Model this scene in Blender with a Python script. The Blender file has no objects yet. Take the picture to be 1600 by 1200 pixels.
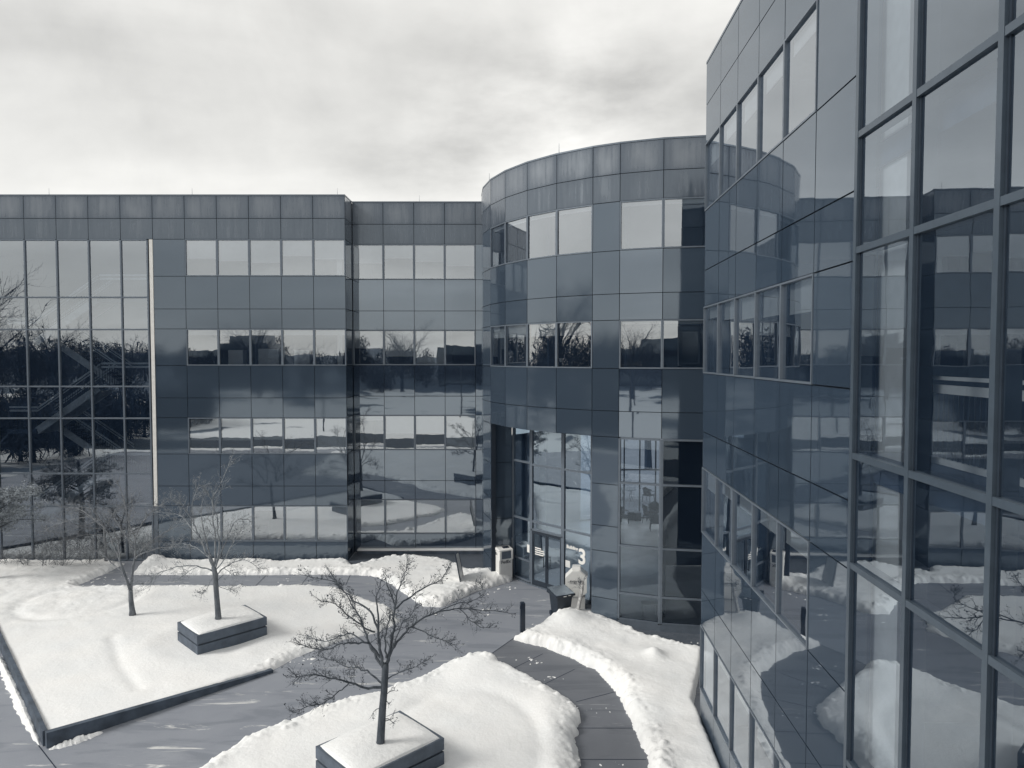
import bpy, math, random
import numpy as np
from mathutils import Vector, Matrix, Euler
random.seed(7); rng = np.random.default_rng(11)
C = bpy.context.scene.collection
S = bpy.context.scene
R = math.radians

# ------------------------------------------------------------------ camera
F = 1107.0; PITCH = R(2.25); EYE = 9.9
cam = bpy.data.cameras.new('camera'); camo = bpy.data.objects.new('camera', cam); C.objects.link(camo)
camo.location = (0, 0, EYE); camo.rotation_euler = (math.pi/2 - PITCH, 0, 0)
cam.sensor_width = 36; cam.lens = 36*F/1600; cam.clip_start = .1; cam.clip_end = 2000
S.camera = camo

# ------------------------------------------------------------------ sky and sun (overcast winter day)
SUN_EL, SUN_AZ = R(36), R(-104)      # azimuth from +Y, clockwise; the veiled sun is up on the left
W = bpy.data.worlds.new('World'); S.world = W; W.use_nodes = True
nt = W.node_tree; nt.nodes.clear()
def N(t, **k):
    n = nt.nodes.new(t)
    for a, v in k.items(): setattr(n, a, v)
    return n
def mth(op, a, b=None, c=None, clamp=False, tree=None):
    T = tree or nt
    n = T.nodes.new('ShaderNodeMath'); n.operation = op; n.use_clamp = clamp
    for i, v in enumerate((a, b, c)):
        if v is None: continue
        if isinstance(v, (int, float)): n.inputs[i].default_value = v
        else: T.links.new(v, n.inputs[i])
    return n.outputs[0]
sky = N('ShaderNodeTexSky', sky_type='NISHITA', sun_disc=False, sun_elevation=SUN_EL, sun_rotation=SUN_AZ)
tc = N('ShaderNodeTexCoord'); sep = N('ShaderNodeSeparateXYZ'); nt.links.new(tc.outputs['Generated'], sep.inputs[0])
dx, dy, dz = sep.outputs
zz = mth('MAXIMUM', dz, 0.0)
den = mth('ADD', zz, 0.22)
cmb = N('ShaderNodeCombineXYZ')
nt.links.new(mth('DIVIDE', dx, den), cmb.inputs[0]); nt.links.new(mth('DIVIDE', dy, den), cmb.inputs[1])
mp = N('ShaderNodeMapping'); mp.inputs['Scale'].default_value = (.8, 1.5, 1); mp.inputs['Rotation'].default_value = (0, 0, R(-14))
mp.inputs['Location'].default_value = (3.3, 1.7, 0)
nt.links.new(cmb.outputs[0], mp.inputs[0])
n1 = N('ShaderNodeTexNoise'); n1.inputs['Scale'].default_value = .9; n1.inputs['Detail'].default_value = 7; n1.inputs['Roughness'].default_value = .5; n1.inputs['Distortion'].default_value = .5
nt.links.new(mp.outputs[0], n1.inputs['Vector'])
n2 = N('ShaderNodeTexNoise'); n2.inputs['Scale'].default_value = 5.5; n2.inputs['Detail'].default_value = 9; n2.inputs['Roughness'].default_value = .58; n2.inputs['Distortion'].default_value = .25
nt.links.new(tc.outputs['Generated'], n2.inputs['Vector'])
# a darker bank of cloud low ahead and a little right; brighter cloud under it
def gauss(az, el, sa, se):
    azn = mth('ARCTAN2', dx, dy); eln = mth('ARCSINE', dz)
    a = mth('DIVIDE', mth('SUBTRACT', azn, R(az)), R(sa)); e = mth('DIVIDE', mth('SUBTRACT', eln, R(el)), R(se))
    return mth('EXPONENT', mth('MULTIPLY', mth('ADD', mth('MULTIPLY', a, a), mth('MULTIPLY', e, e)), -1))
n3 = N('ShaderNodeTexNoise'); n3.inputs['Scale'].default_value = 3.2; n3.inputs['Detail'].default_value = 8; n3.inputs['Roughness'].default_value = .55
mp3 = N('ShaderNodeMapping'); mp3.inputs['Scale'].default_value = (1, 1, 2.6); mp3.inputs['Rotation'].default_value = (0, R(14), 0); mp3.inputs['Location'].default_value = (.3, 5.2, 1.1)
nt.links.new(tc.outputs['Generated'], mp3.inputs[0]); nt.links.new(mp3.outputs[0], n3.inputs['Vector'])
dark = mth('MULTIPLY', mth('ADD', gauss(5, 19, 13, 5), mth('MULTIPLY', gauss(-6, 14, 9, 3), .6)), mth('MULTIPLY', mth('SUBTRACT', n3.outputs[0], .34), 1.5, clamp=True))
lit = mth('MULTIPLY', gauss(9, 12.5, 14, 3.0), .44)
val = mth('ADD', mth('ADD', .335, mth('MULTIPLY', n1.outputs[0], .56)), mth('MULTIPLY', mth('SUBTRACT', n2.outputs[0], .5), .30))
val = mth('SUBTRACT', mth('ADD', val, lit), mth('MULTIPLY', dark, .85))
low = mth('MULTIPLY', mth('EXPONENT', mth('MULTIPLY', zz, -7)), .05)
val = mth('ADD', val, low)
hsv = N('ShaderNodeVectorMath', operation='SCALE'); hsv.inputs[0].default_value = (10.25, 10.1, 9.65)
nt.links.new(mth('MULTIPLY', val, 1.10), hsv.inputs['Scale'])
mx = N('ShaderNodeMix', data_type='RGBA'); mx.inputs['Factor'].default_value = .93
nt.links.new(sky.outputs[0], mx.inputs['A']); nt.links.new(hsv.outputs[0], mx.inputs['B'])
bg = N('ShaderNodeBackground'); bg.inputs['Strength'].default_value = .1
nt.links.new(mx.outputs['Result'], bg.inputs['Color'])
wo = N('ShaderNodeOutputWorld'); nt.links.new(bg.outputs[0], wo.inputs[0])

sl = bpy.data.lights.new('sun', 'SUN'); sl.energy = 1.8; sl.angle = R(20); sl.color = (1, .97, .91)
so = bpy.data.objects.new('sun', sl); C.objects.link(so); so.location = (0, 0, 60)
sd = Vector((math.sin(SUN_AZ)*math.cos(SUN_EL), math.cos(SUN_AZ)*math.cos(SUN_EL), math.sin(SUN_EL)))
so.rotation_euler = sd.to_track_quat('Z', 'Y').to_euler()

S.view_settings.view_transform = 'Standard'; S.view_settings.look = 'None'; S.view_settings.gamma = 1
S.view_settings.exposure = 0.36
S.cycles.max_bounces = 10; S.cycles.transparent_max_bounces = 24; S.cycles.glossy_bounces = 5; S.cycles.diffuse_bounces = 3
S.cycles.caustics_reflective = False; S.cycles.caustics_refractive = False

# ------------------------------------------------------------------ helpers
def ray(px, py):
    u = -(py-600)/F
    return Vector(((px-800)/F, math.cos(PITCH)+math.sin(PITCH)*u, -math.sin(PITCH)+math.cos(PITCH)*u))
def at(px, py, z=0.0):
    d = ray(px, py); t = (z-EYE)/d.z
    return Vector((d.x*t, d.y*t, z))
def atY(px, py, Y):
    d = ray(px, py); t = Y/d.y
    return Vector((d.x*t, Y, EYE+d.z*t))

class MB:
    def __init__(s): s.v = []; s.f = []; s.uv = []; s.m = []; s.smooth = False
    def quad(s, a, b, c, d, uv=None, m=0):
        i = len(s.v); s.v += [tuple(a), tuple(b), tuple(c), tuple(d)]; s.f.append((i, i+1, i+2, i+3)); s.uv.append(uv or ((0, 0), (0, 0), (0, 0), (0, 0))); s.m.append(m)
    def poly(s, pts, m=0):
        i = len(s.v); s.v += [tuple(p) for p in pts]; s.f.append(tuple(range(i, i+len(pts)))); s.uv.append([(0, 0)]*len(pts)); s.m.append(m)
    def hexa(s, p, m=0, uvf=None):
        # p: 8 points, bottom 0-3 ccw from above, top 4-7
        i = len(s.v); s.v += [tuple(q) for q in p]
        for k, f in enumerate(((0, 3, 2, 1), (4, 5, 6, 7), (0, 1, 5, 4), (1, 2, 6, 5), (2, 3, 7, 6), (3, 0, 4, 7))):
            s.f.append(tuple(i+j for j in f)); s.m.append(m)
            s.uv.append(((0, 0), (1, 0), (1, 1), (0, 1)) if uvf else ((0, 0),)*4)
    def box(s, c, h, rz=0, m=0):
        cx, cy, cz = c; hx, hy, hz = h; ca, sa = math.cos(rz), math.sin(rz)
        P = []
        for z in (-hz, hz):
            for x, y in ((-hx, -hy), (hx, -hy), (hx, hy), (-hx, hy)):
                P.append((cx+x*ca-y*sa, cy+x*sa+y*ca, cz+z))
        s.hexa(P, m)
    def bar(s, a, b, w, h=None, m=0):
        a = Vector(a); b = Vector(b); h = h or w
        t = (b-a).normalized(); up = Vector((0, 0, 1)) if abs(t.z) < .98 else Vector((0, 1, 0))
        x = t.cross(up).normalized(); y = x.cross(t).normalized()
        P = []
        for q in (a, b):
            for i, j in ((-1, -1), (1, -1), (1, 1), (-1, 1)): P.append(q+x*(w/2*i)+y*(h/2*j))
        s.hexa([P[0], P[1], P[2], P[3], P[4], P[5], P[6], P[7]], m)
    def tube(s, pts, rad, n=5, cap=True, m=0):
        pts = [Vector(p) for p in pts]; i0 = len(s.v); L = len(pts)
        ref = Vector((.31, .77, .55))
        for k, p in enumerate(pts):
            t = (pts[min(k+1, L-1)]-pts[max(k-1, 0)]).normalized()
            x = t.cross(ref)
            if x.length < .05: x = t.cross(Vector((1, 0, 0)))
            x.normalize(); y = t.cross(x)
            for j in range(n):
                a = 2*math.pi*j/n; s.v.append(tuple(p+(x*math.cos(a)+y*math.sin(a))*rad[k]))
        for k in range(L-1):
            for j in range(n):
                s.f.append((i0+k*n+j, i0+k*n+(j+1) % n, i0+(k+1)*n+(j+1) % n, i0+(k+1)*n+j)); s.m.append(m); s.uv.append(((0, 0),)*4)
        if cap:
            s.f.append(tuple(i0+(L-1)*n+j for j in range(n))); s.m.append(m); s.uv.append(((0, 0),)*n)
            s.f.append(tuple(i0+n-1-j for j in range(n))); s.m.append(m); s.uv.append(((0, 0),)*n)
    def lathe(s, prof, n=20, c=(0, 0, 0), m=0):
        i0 = len(s.v)
        for r, z in prof:
            for j in range(n):
                a = 2*math.pi*j/n; s.v.append((c[0]+r*math.cos(a), c[1]+r*math.sin(a), c[2]+z))
        for k in range(len(prof)-1):
            for j in range(n):
                s.f.append((i0+k*n+j, i0+k*n+(j+1) % n, i0+(k+1)*n+(j+1) % n, i0+(k+1)*n+j)); s.m.append(m); s.uv.append(((0, 0),)*4)
    def prism(s, pts, z0, z1, m=0):   # pts ccw
        n = len(pts)
        s.poly([(p[0], p[1], z1) for p in pts], m); s.poly([(p[0], p[1], z0) for p in reversed(pts)], m)
        for k in range(n):
            a, b = pts[k], pts[(k+1) % n]
            s.quad((a[0], a[1], z0), (b[0], b[1], z0), (b[0], b[1], z1), (a[0], a[1], z1), m=m)
    def build(s, name, mats, parent=None, smooth=False, bevel=0):
        me = bpy.data.meshes.new(name)
        off = parent_loc(parent)
        v = [(p[0]-off[0], p[1]-off[1], p[2]-off[2]) for p in s.v]
        me.from_pydata(v, [], s.f)
        if not isinstance(mats, (list, tuple)): mats = [mats]
        for mm in mats: me.materials.append(mm)
        if any(s.m): me.polygons.foreach_set('material_index', s.m)
        ul = me.uv_layers.new(name='UVMap'); flat = [c for f in s.uv for u in f for c in u]
        ul.data.foreach_set('uv', flat)
        if smooth: me.polygons.foreach_set('use_smooth', [True]*len(s.f))
        me.update()
        o = bpy.data.objects.new(name, me); C.objects.link(o)
        if parent: o.parent = parent
        if bevel:
            b = o.modifiers.new('bevel', 'BEVEL'); b.width = bevel; b.segments = 2; b.limit_method = 'ANGLE'
        return o
def parent_loc(p):
    v = Vector((0, 0, 0))
    while p: v += p.location; p = p.parent
    return v
def tag(o, label=None, cat=None, group=None, kind=None):
    if label: o['label'] = label
    if cat: o['category'] = cat
    if group: o['group'] = group
    if kind: o['kind'] = kind
    return o
def thing(name, label, cat, loc=(0, 0, 0), group=None):
    o = bpy.data.objects.new(name, None); C.objects.link(o); o.location = loc; o.empty_display_size = .3
    return tag(o, label, cat, group)
def dup(root, loc, rz=0, label=None, scale=1):
    def cp(o, par):
        c = o.copy(); C.objects.link(c)
        if par: c.parent = par
        for ch in list(o.children): cp(ch, c)
        return c
    r = cp(root, None); r.location = loc; r.rotation_euler = (0, 0, rz); r.scale = (scale,)*3
    if label: r['label'] = label
    return r

# ------------------------------------------------------------------ materials
M = {}
def mat(name):
    m = bpy.data.materials.new(name); m.use_nodes = True; M[name] = m
    t = m.node_tree; b = t.nodes['Principled BSDF']; return m, t, b
def noise(t, scale, detail=4, rough=.5, vec=None, dist=0, coord='Object'):
    n = t.nodes.new('ShaderNodeTexNoise'); n.inputs['Scale'].default_value = scale; n.inputs['Detail'].default_value = detail
    n.inputs['Roughness'].default_value = rough; n.inputs['Distortion'].default_value = dist
    if vec is None:
        c = t.nodes.new('ShaderNodeTexCoord'); vec = c.outputs[coord]
    t.links.new(vec, n.inputs['Vector']); return n.outputs[0]
def mapping(t, scale=(1, 1, 1), rot=(0, 0, 0), coord='Object'):
    c = t.nodes.new('ShaderNodeTexCoord'); m = t.nodes.new('ShaderNodeMapping'); m.inputs['Scale'].default_value = scale; m.inputs['Rotation'].default_value = rot
    t.links.new(c.outputs[coord], m.inputs[0]); return m.outputs[0]
def ramp(t, fac, stops):
    r = t.nodes.new('ShaderNodeValToRGB'); e = r.color_ramp.elements
    while len(e) < len(stops): e.new(.5)
    for k, (p, c) in enumerate(stops): e[k].position = p; e[k].color = (*c, 1) if len(c) == 3 else c
    t.links.new(fac, r.inputs[0]); return r.outputs[0]
def mixc(t, fac, a, b, mode='MIX'):
    n = t.nodes.new('ShaderNodeMix'); n.data_type = 'RGBA'; n.blend_type = mode
    for key, v in (('Factor', fac), ('A', a), ('B', b)):
        if isinstance(v, (int, float)): n.inputs[key].default_value = v
        elif isinstance(v, tuple): n.inputs[key].default_value = (*v, 1)
        else: t.links.new(v, n.inputs[key])
    return n.outputs['Result']
def bump(t, b, h, strength=.3, dist=.02):
    n = t.nodes.new('ShaderNodeBump'); n.inputs['Strength'].default_value = strength; n.inputs['Distance'].default_value = dist
    t.links.new(h, n.inputs['Height']); t.links.new(n.outputs[0], b.inputs['Normal']); return n
def simple(name, col, rough=.5, metal=0, var=.12, scale=6, ior=1.45, bmp=0):
    m, t, b = mat(name)
    nn = noise(t, scale, 5)
    lo = tuple(c*(1-var) for c in col); hi = tuple(min(1, c*(1+var)) for c in col)
    t.links.new(ramp(t, nn, [(.3, lo), (.7, hi)]), b.inputs['Base Color'])
    b.inputs['Roughness'].default_value = rough; b.inputs['Metallic'].default_value = metal; b.inputs['IOR'].default_value = ior
    if bmp: bump(t, b, noise(t, scale*6, 4), bmp, .01)
    return m

def granite(name, base, ior=2.15, rough=.06, weather=False):
    m, t, b = mat(name)
    sp = noise(t, 55, 3, .7); big = noise(t, .55, 3)
    geo = t.nodes.new('ShaderNodeNewGeometry')
    k = mth('ADD', mth('MULTIPLY', sp, .9), .55, tree=t)
    k = mth('MULTIPLY', k, mth('ADD', mth('MULTIPLY', big, .5), .75, tree=t), tree=t)
    k = mth('MULTIPLY', k, mth('ADD', mth('MULTIPLY', geo.outputs['Random Per Island'], .22), .9, tree=t), tree=t)
    vm = t.nodes.new('ShaderNodeVectorMath'); vm.operation = 'SCALE'; vm.inputs[0].default_value = base; t.links.new(k, vm.inputs['Scale'])
    col = vm.outputs[0]
    b.inputs['Roughness'].default_value = rough
    if weather:
        uv = t.nodes.new('ShaderNodeUVMap'); s2 = t.nodes.new('ShaderNodeSeparateXYZ'); t.links.new(uv.outputs[0], s2.inputs[0])
        u, v = s2.outputs[0], s2.outputs[1]
        # run-off stains: darker at the joints, streaks hanging from the top edge
        eu = mth('MULTIPLY', mth('MULTIPLY', u, mth('SUBTRACT', 1, u, tree=t), tree=t), 4, tree=t)
        ev = mth('MULTIPLY', mth('MULTIPLY', v, mth('SUBTRACT', 1, v, tree=t), tree=t), 4, tree=t)
        e = mth('MULTIPLY', mth('POWER', eu, .55, tree=t), mth('POWER', ev, .3, tree=t), tree=t)
        st = noise(t, 1, 5, .6, mapping(t, (5.5, 5.5, .5)))
        st2 = noise(t, 1, 4, .6, mapping(t, (1.3, 1.3, .9)))
        e = mth('MULTIPLY', e, mth('MULTIPLY', mth('SUBTRACT', st, .02, tree=t), 1.7, clamp=True, tree=t), tree=t)
        e = mth('MULTIPLY', e, mth('ADD', mth('MULTIPLY', st2, 1.2, tree=t), .35, tree=t), clamp=True, tree=t)
        if weather == 1: base2, amt = (.235, .255, .285), .75
        else:
            base2, amt = (.17, .19, .22), .5
            e = mth('MULTIPLY', e, mth('ADD', mth('MULTIPLY', mth('SUBTRACT', st, .35, tree=t), 2.5, tree=t), .3, clamp=True, tree=t), tree=t)
        col = mixc(t, mth('MULTIPLY', e, amt, tree=t), col, base2)
        t.links.new(mth('ADD', mth('MULTIPLY', e, .3, tree=t), rough, tree=t), b.inputs['Roughness'])
    t.links.new(col, b.inputs['Base Color'])
    b.inputs['IOR'].default_value = ior
    b.inputs['Specular Tint'].default_value = (.78, .89, 1, 1)
    bm = bump(t, b, noise(t, .9, 2, .4), .035, .05)
    return m
granite('granite', (.024, .034, .048), ior=2.2, rough=.05)
granite('granite_near', (.018, .027, .040), ior=2.6, rough=.025)
granite('granite_mirror', (.016, .024, .038), ior=2.9, rough=.02)
granite('granite_parapet', (.034, .043, .057), ior=1.7, rough=.12, weather=1)
granite('granite_under', (.032, .04, .052), ior=1.95, rough=.08, weather=2)

def glass(name, fac0, tint, ior=1.5, trans=(.50, .65, .80), gl=(.75, .88, 1.0), wav=.028, extra=.0):
    m = bpy.data.materials.new(name); m.use_nodes = True; M[name] = m; t = m.node_tree; t.nodes.clear()
    fr = t.nodes.new('ShaderNodeFresnel'); fr.inputs['IOR'].default_value = ior
    g = t.nodes.new('ShaderNodeBsdfGlossy'); g.inputs['Roughness'].default_value = .0; g.inputs['Color'].default_value = (*gl, 1)
    tr = t.nodes.new('ShaderNodeBsdfTransparent'); tr.inputs['Color'].default_value = (*trans, 1)
    bmp = t.nodes.new('ShaderNodeBump'); bmp.inputs['Strength'].default_value = wav; bmp.inputs['Distance'].default_value = .05
    t.links.new(noise(t, 1.1, 2, .4), bmp.inputs['Height']); t.links.new(bmp.outputs[0], g.inputs['Normal'])
    f = mth('MULTIPLY', fr.outputs[0], 1-fac0, tree=t); f = mth('ADD', f, fac0, clamp=True, tree=t)
    mix = t.nodes.new('ShaderNodeMixShader'); t.links.new(f, mix.inputs[0]); t.links.new(tr.outputs[0], mix.inputs[1]); t.links.new(g.outputs[0], mix.inputs[2])
    # a thin film of dust
    df = t.nodes.new('ShaderNodeBsdfDiffuse'); df.inputs['Color'].default_value = (.20, .34, .60, 1)
    mix2 = t.nodes.new('ShaderNodeMixShader'); mix2.inputs[0].default_value = .022
    t.links.new(mix.outputs[0], mix2.inputs[1]); t.links.new(df.outputs[0], mix2.inputs[2])
    o = t.nodes.new('ShaderNodeOutputMaterial'); t.links.new(mix2.outputs[0], o.inputs[0])
    return m
glass('glass_office', .42, None, trans=(.74, .80, .86), gl=(.90, .95, 1.0))
glass('glass_curtain', .28, None, trans=(.74, .80, .86), gl=(.82, .91, 1.0))
glass('glass_entrance', .34, None, trans=(.5, .65, .8))
glass('glass_stair', .40, None, trans=(.74, .82, .90), gl=(.88, .94, 1.0))
glass('glass_lobby', .05, None, trans=(.70, .76, .82))
simple('frame', (.15, .18, .22), .35, .3, .08)
simple('mullion', (.075, .10, .13), .3, .3, .08)
simple('frame_dark', (.03, .042, .06), .4, .2)
simple('backing', (.018, .027, .042), .8)
simple('blind', (.78, .78, .76), .8, 0, .05, 3)
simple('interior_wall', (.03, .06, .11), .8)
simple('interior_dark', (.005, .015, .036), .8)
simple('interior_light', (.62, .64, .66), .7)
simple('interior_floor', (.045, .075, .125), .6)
simple('lobby_floor', (.80, .82, .83), .25, 0, .1, 1.2)
simple('white_trim', (.78, .77, .74), .5, 0, .06)
simple('rail', (.60, .63, .66), .4, .2)
simple('roofing', (.22, .24, .26), .9)
simple('box_white', (.86, .86, .84), .4, 0, .04, 3)
simple('box_grey', (.72, .72, .71), .4, 0, .06, 3)
simple('slot_grey', (.13, .16, .2), .4)
simple('ink', (.02, .03, .05), .5)
simple('letter_white', (.92, .91, .88), .4, 0, .02)
simple('bin_plastic', (.022, .032, .047), .38, 0, .2, 8)
simple('bollard_paint', (.014, .024, .042), .3, 0, .2, 8)
simple('wicker', (.010, .016, .026), .7)
simple('planter', (.09, .112, .145), .75, 0, .25, 3, bmp=.5)
simple('kerb', (.072, .092, .122), .8, 0, .35, 3, bmp=.5)
simple('wood_wrap', (.42, .42, .42), .8, 0, .5, 14)
simple('leaf', (.28, .31, .34), .8, 0, .5, 5)
simple('leaf_dark', (.06, .07, .085), .8, 0, .5, 5)

def bark(name, a, b_, sc=9):
    m, t, b = mat(name)
    nn = noise(t, 1, 6, .65, mapping(t, (sc, sc, sc*.3)))
    t.links.new(ramp(t, nn, [(.35, a), (.65, b_)]), b.inputs['Base Color']); b.inputs['Roughness'].default_value = .85
    bump(t, b, nn, .7, .015)
bark('bark_dark', (.035, .046, .062), (.105, .12, .14))
bark('bark_mid', (.07, .085, .105), (.19, .205, .225))
bark('bark_twig', (.07, .088, .112), (.38, .40, .42), 16)
bark('bark_pale', (.10, .115, .135), (.26, .27, .285))

m, t, b = mat('snow')
gm = noise(t, .7, 4); fine = noise(t, 9, 6, .6); gran = noise(t, 60, 3, .6)
t.links.new(ramp(t, gm, [(.25, (.84, .855, .865)), (.7, (.89, .89, .885))]), b.inputs['Base Color'])
b.inputs['Roughness'].default_value = .75; b.inputs['Subsurface Weight'].default_value = 0
h = mth('ADD', mth('MULTIPLY', fine, 1.0, tree=t), mth('MULTIPLY', gran, .25, tree=t), tree=t)
bump(t, b, h, .38, .05)

def walk_mat(name, k, snow_amt):
    m, t, b = mat(name)
    vec = mapping(t, (1, 1, 1), (0, 0, R(-38)))
    base = ramp(t, noise(t, .5, 5, .6), [(.3, (.235, .255, .295)), (.7, (.31, .33, .365))])
    g2 = noise(t, 30, 4, .7)
    base = mixc(t, .35, base, mixc(t, g2, (.17, .19, .22), (.40, .42, .45)))
    wet = ramp(t, noise(t, 1, 5, .6, mapping(t, (.28, 1.4, 1), (0, 0, R(-38))), 1.2), [(.52, (0, 0, 0)), (.64, (1, 1, 1))])
    base = mixc(t, mth('MULTIPLY', wet, .45, tree=t), base, (.15, .17, .20))
    sn = ramp(t, noise(t, 1, 8, .68, mapping(t, (.3, 1.9, 1), (0, 0, R(-42))), 1.5), [(.60, (0, 0, 0)), (.69, (1, 1, 1))])
    base = mixc(t, 1.0, base, (k, k, k*1.02), 'MULTIPLY')
    base = mixc(t, mth('MULTIPLY', sn, snow_amt, tree=t), base, (.80, .80, .78))
    t.links.new(base, b.inputs['Base Color']); b.inputs['Roughness'].default_value = .62
    bump(t, b, g2, .3, .01)
walk_mat('walk', .94, .75); walk_mat('walk_damp', .56, .3)
simple('asphalt', (.035, .05, .07), .8, 0, .3, 2)
m, t, b = mat('paver')
br = t.nodes.new('ShaderNodeTexBrick'); t.links.new(mapping(t, (1, 1, 1), (0, 0, R(28))), br.inputs[0])
br.inputs['Scale'].default_value = 1.6; br.inputs['Color1'].default_value = (.075, .09, .11, 1); br.inputs['Color2'].default_value = (.105, .12, .145, 1); br.inputs['Mortar'].default_value = (.035, .045, .06, 1)
br.inputs['Mortar Size'].default_value = .012
t.links.new(mixc(t, mth('MULTIPLY', noise(t, 3, 5, .6), .5, tree=t), br.outputs[0], (.07, .085, .11)), b.inputs['Base Color']); b.inputs['Roughness'].default_value = .55

m, t, b = mat('far_ground')
gp = t.nodes.new('ShaderNodeNewGeometry'); sx = t.nodes.new('ShaderNodeSeparateXYZ'); t.links.new(gp.outputs['Position'], sx.inputs[0])
farw = mth('MULTIPLY', mth('ADD', sx.outputs[1], 60, tree=t), -.035, clamp=True, tree=t)
nn = mth('ADD', noise(t, 1, 5, .55, mapping(t, (.035, .075, 1)), .8), mth('MULTIPLY', farw, .22, tree=t), tree=t)
msk = ramp(t, nn, [(.54, (0, 0, 0)), (.58, (1, 1, 1))])
t.links.new(mixc(t, msk, (.78, .79, .79), (.05, .078, .115)), b.inputs['Base Color']); b.inputs['Roughness'].default_value = .8

# ------------------------------------------------------------------ value noise for terrain
def vnoise(x, y, seed=0):
    xi = np.floor(x).astype(int); yi = np.floor(y).astype(int); xf = x-xi; yf = y-yi
    def hsh(a, b):
        n = (a*374761393 + b*668265263 + seed*1442695041) & 0xffffffff
        n = ((n ^ (n >> 13))*1274126177) & 0xffffffff
        return ((n ^ (n >> 16)) & 0xffff)/65535.0
    u = xf*xf*(3-2*xf); v = yf*yf*(3-2*yf)
    return (hsh(xi, yi)*(1-u)+hsh(xi+1, yi)*u)*(1-v)+(hsh(xi, yi+1)*(1-u)+hsh(xi+1, yi+1)*u)*v
def fbm(x, y, sc, oc=4, seed=0, g=.5):
    s = 0; a = 1; tot = 0
    for o in range(oc):
        s = s+a*vnoise(x*sc*2**o+17.3*o+500, y*sc*2**o-9.1*o+500, seed+o); tot += a; a *= g
    return s/tot-.5
def segdist(X, Y, a, b):
    ax, ay = a; bx, by = b; dx_, dy_ = bx-ax, by-ay; L = dx_*dx_+dy_*dy_+1e-9
    tt = np.clip(((X-ax)*dx_+(Y-ay)*dy_)/L, 0, 1)
    return np.hypot(X-(ax+tt*dx_), Y-(ay+tt*dy_))
def inside(X, Y, P):
    r = np.zeros(X.shape, bool); n = len(P)
    for i in range(n):
        x1, y1 = P[i]; x2, y2 = P[(i+1) % n]
        if y1 == y2: continue
        c = ((y1 > Y) != (y2 > Y)) & (X < (x2-x1)*(Y-y1)/(y2-y1)+x1)
        r ^= c
    return r
def snow_patch(name, poly, base, res=.05, hard=(), rough=1.0, ridge=.12, label=None, wid=.16, und=.08, extra=None, dig=.16):
    P = [(p[0], p[1]) for p in poly]
    xs = np.arange(min(p[0] for p in P)-.3, max(p[0] for p in P)+.3, res); ys = np.arange(min(p[1] for p in P)-.3, max(p[1] for p in P)+.3, res)
    X, Y = np.meshgrid(xs, ys)
    ins = inside(X, Y, P); n = len(P)
    d = np.full(X.shape, 1e9); dh = np.full(X.shape, 1e9)
    for i in range(n):
        s = segdist(X, Y, P[i], P[(i+1) % n])
        if i in hard: dh = np.minimum(dh, s)
        else: d = np.minimum(d, s)
    sg = np.where(ins, 1, -1); d = d*sg
    dh = dh*sg
    d = d+(fbm(X, Y, 1.1, 3, 5)*dig*1.6+fbm(X, Y, 5, 4, 9, .65)*dig*1.5)*rough
    dh = np.where(dh > 1e8, 1e9, dh)+fbm(X, Y, 6, 2, 3)*.05
    b = base(X, Y) if callable(base) else base
    near = np.exp(-(np.maximum(d, 0)/.55)**2)
    H = b+und*fbm(X, Y, .45, 3, 21)*2+.022*fbm(X, Y, 1.6, 3, 33)
    H = H+near*ridge*(.6+1.6*fbm(X, Y, 1.4, 3, 41))+near*rough*.11*fbm(X, Y, 6, 4, 55, .65)
    H = H+.012*fbm(X, Y, 3.5, 4, 61)
    H = H+near*rough*(.07*(.5-np.abs(fbm(X, Y, 3.1, 4, 91, .7))*2)-.02+.09*fbm(X, Y, 11, 3, 93, .7))
    rc = np.random.default_rng(len(P)*7+3)
    cand = np.argwhere((d > .02) & (d < .55) & (dh > .3)); ncl = int(min(len(cand)*.06, 1300)*rough)
    if len(cand):
        for j, i in cand[rc.integers(0, len(cand), ncl)]:
            rr_ = rc.uniform(.02, .055)+.09*rc.random()**4; am = rr_*rc.uniform(.3, .75); kx = int(rr_*2.5/res)+1
            sl_ = (slice(max(j-kx, 0), j+kx+1), slice(max(i-kx, 0), i+kx+1))
            q2 = ((X[sl_]-X[j, i])**2+(Y[sl_]-Y[j, i])**2)/rr_**2
            H[sl_] = np.maximum(H[sl_], H[j, i]+am*(1-q2))
    if extra is not None: H = H+extra(X, Y)
    s1 = np.where(d > 0, 1-np.exp(-np.maximum(d, 0)/wid), d*4)
    s2 = np.where(dh > 0, 1-np.exp(-np.maximum(dh, 0)/.035), dh*8)
    Z = -.05+(H+.05)*np.minimum(s1, s2)
    Z = np.maximum(Z, -.25)
    keep = Z > -.2
    # keep cells with any kept vertex
    kc = (keep[:-1, :-1] | keep[1:, :-1] | keep[:-1, 1:] | keep[1:, 1:])
    idx = -np.ones(X.shape, int); used = np.zeros(X.shape, bool)
    used[:-1, :-1] |= kc; used[1:, :-1] |= kc; used[:-1, 1:] |= kc; used[1:, 1:] |= kc
    idx[used] = np.arange(used.sum())
    V = np.stack([X[used], Y[used], Z[used]], 1)
    J, I = np.nonzero(kc)
    Fc = np.stack([idx[J, I], idx[J, I+1], idx[J+1, I+1], idx[J+1, I]], 1)
    me = bpy.data.meshes.new(name); me.from_pydata(V.tolist(), [], Fc.tolist()); me.materials.append(M['snow'])
    me.polygons.foreach_set('use_smooth', [True]*len(Fc)); me.update()
    o = bpy.data.objects.new(name, me); C.objects.link(o); tag(o, label, None, None, 'structure')
    return o

# ------------------------------------------------------------------ ground
g = MB(); g.quad((-41, 8, 0), (70, 8, 0), (70, 90, 0), (-41, 90, 0)); g.quad((-41, -6, 0), (70, -6, 0), (70, 8, 0), (-41, 8, 0))
tag(g.build('ground', M['walk']), kind='structure')
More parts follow.
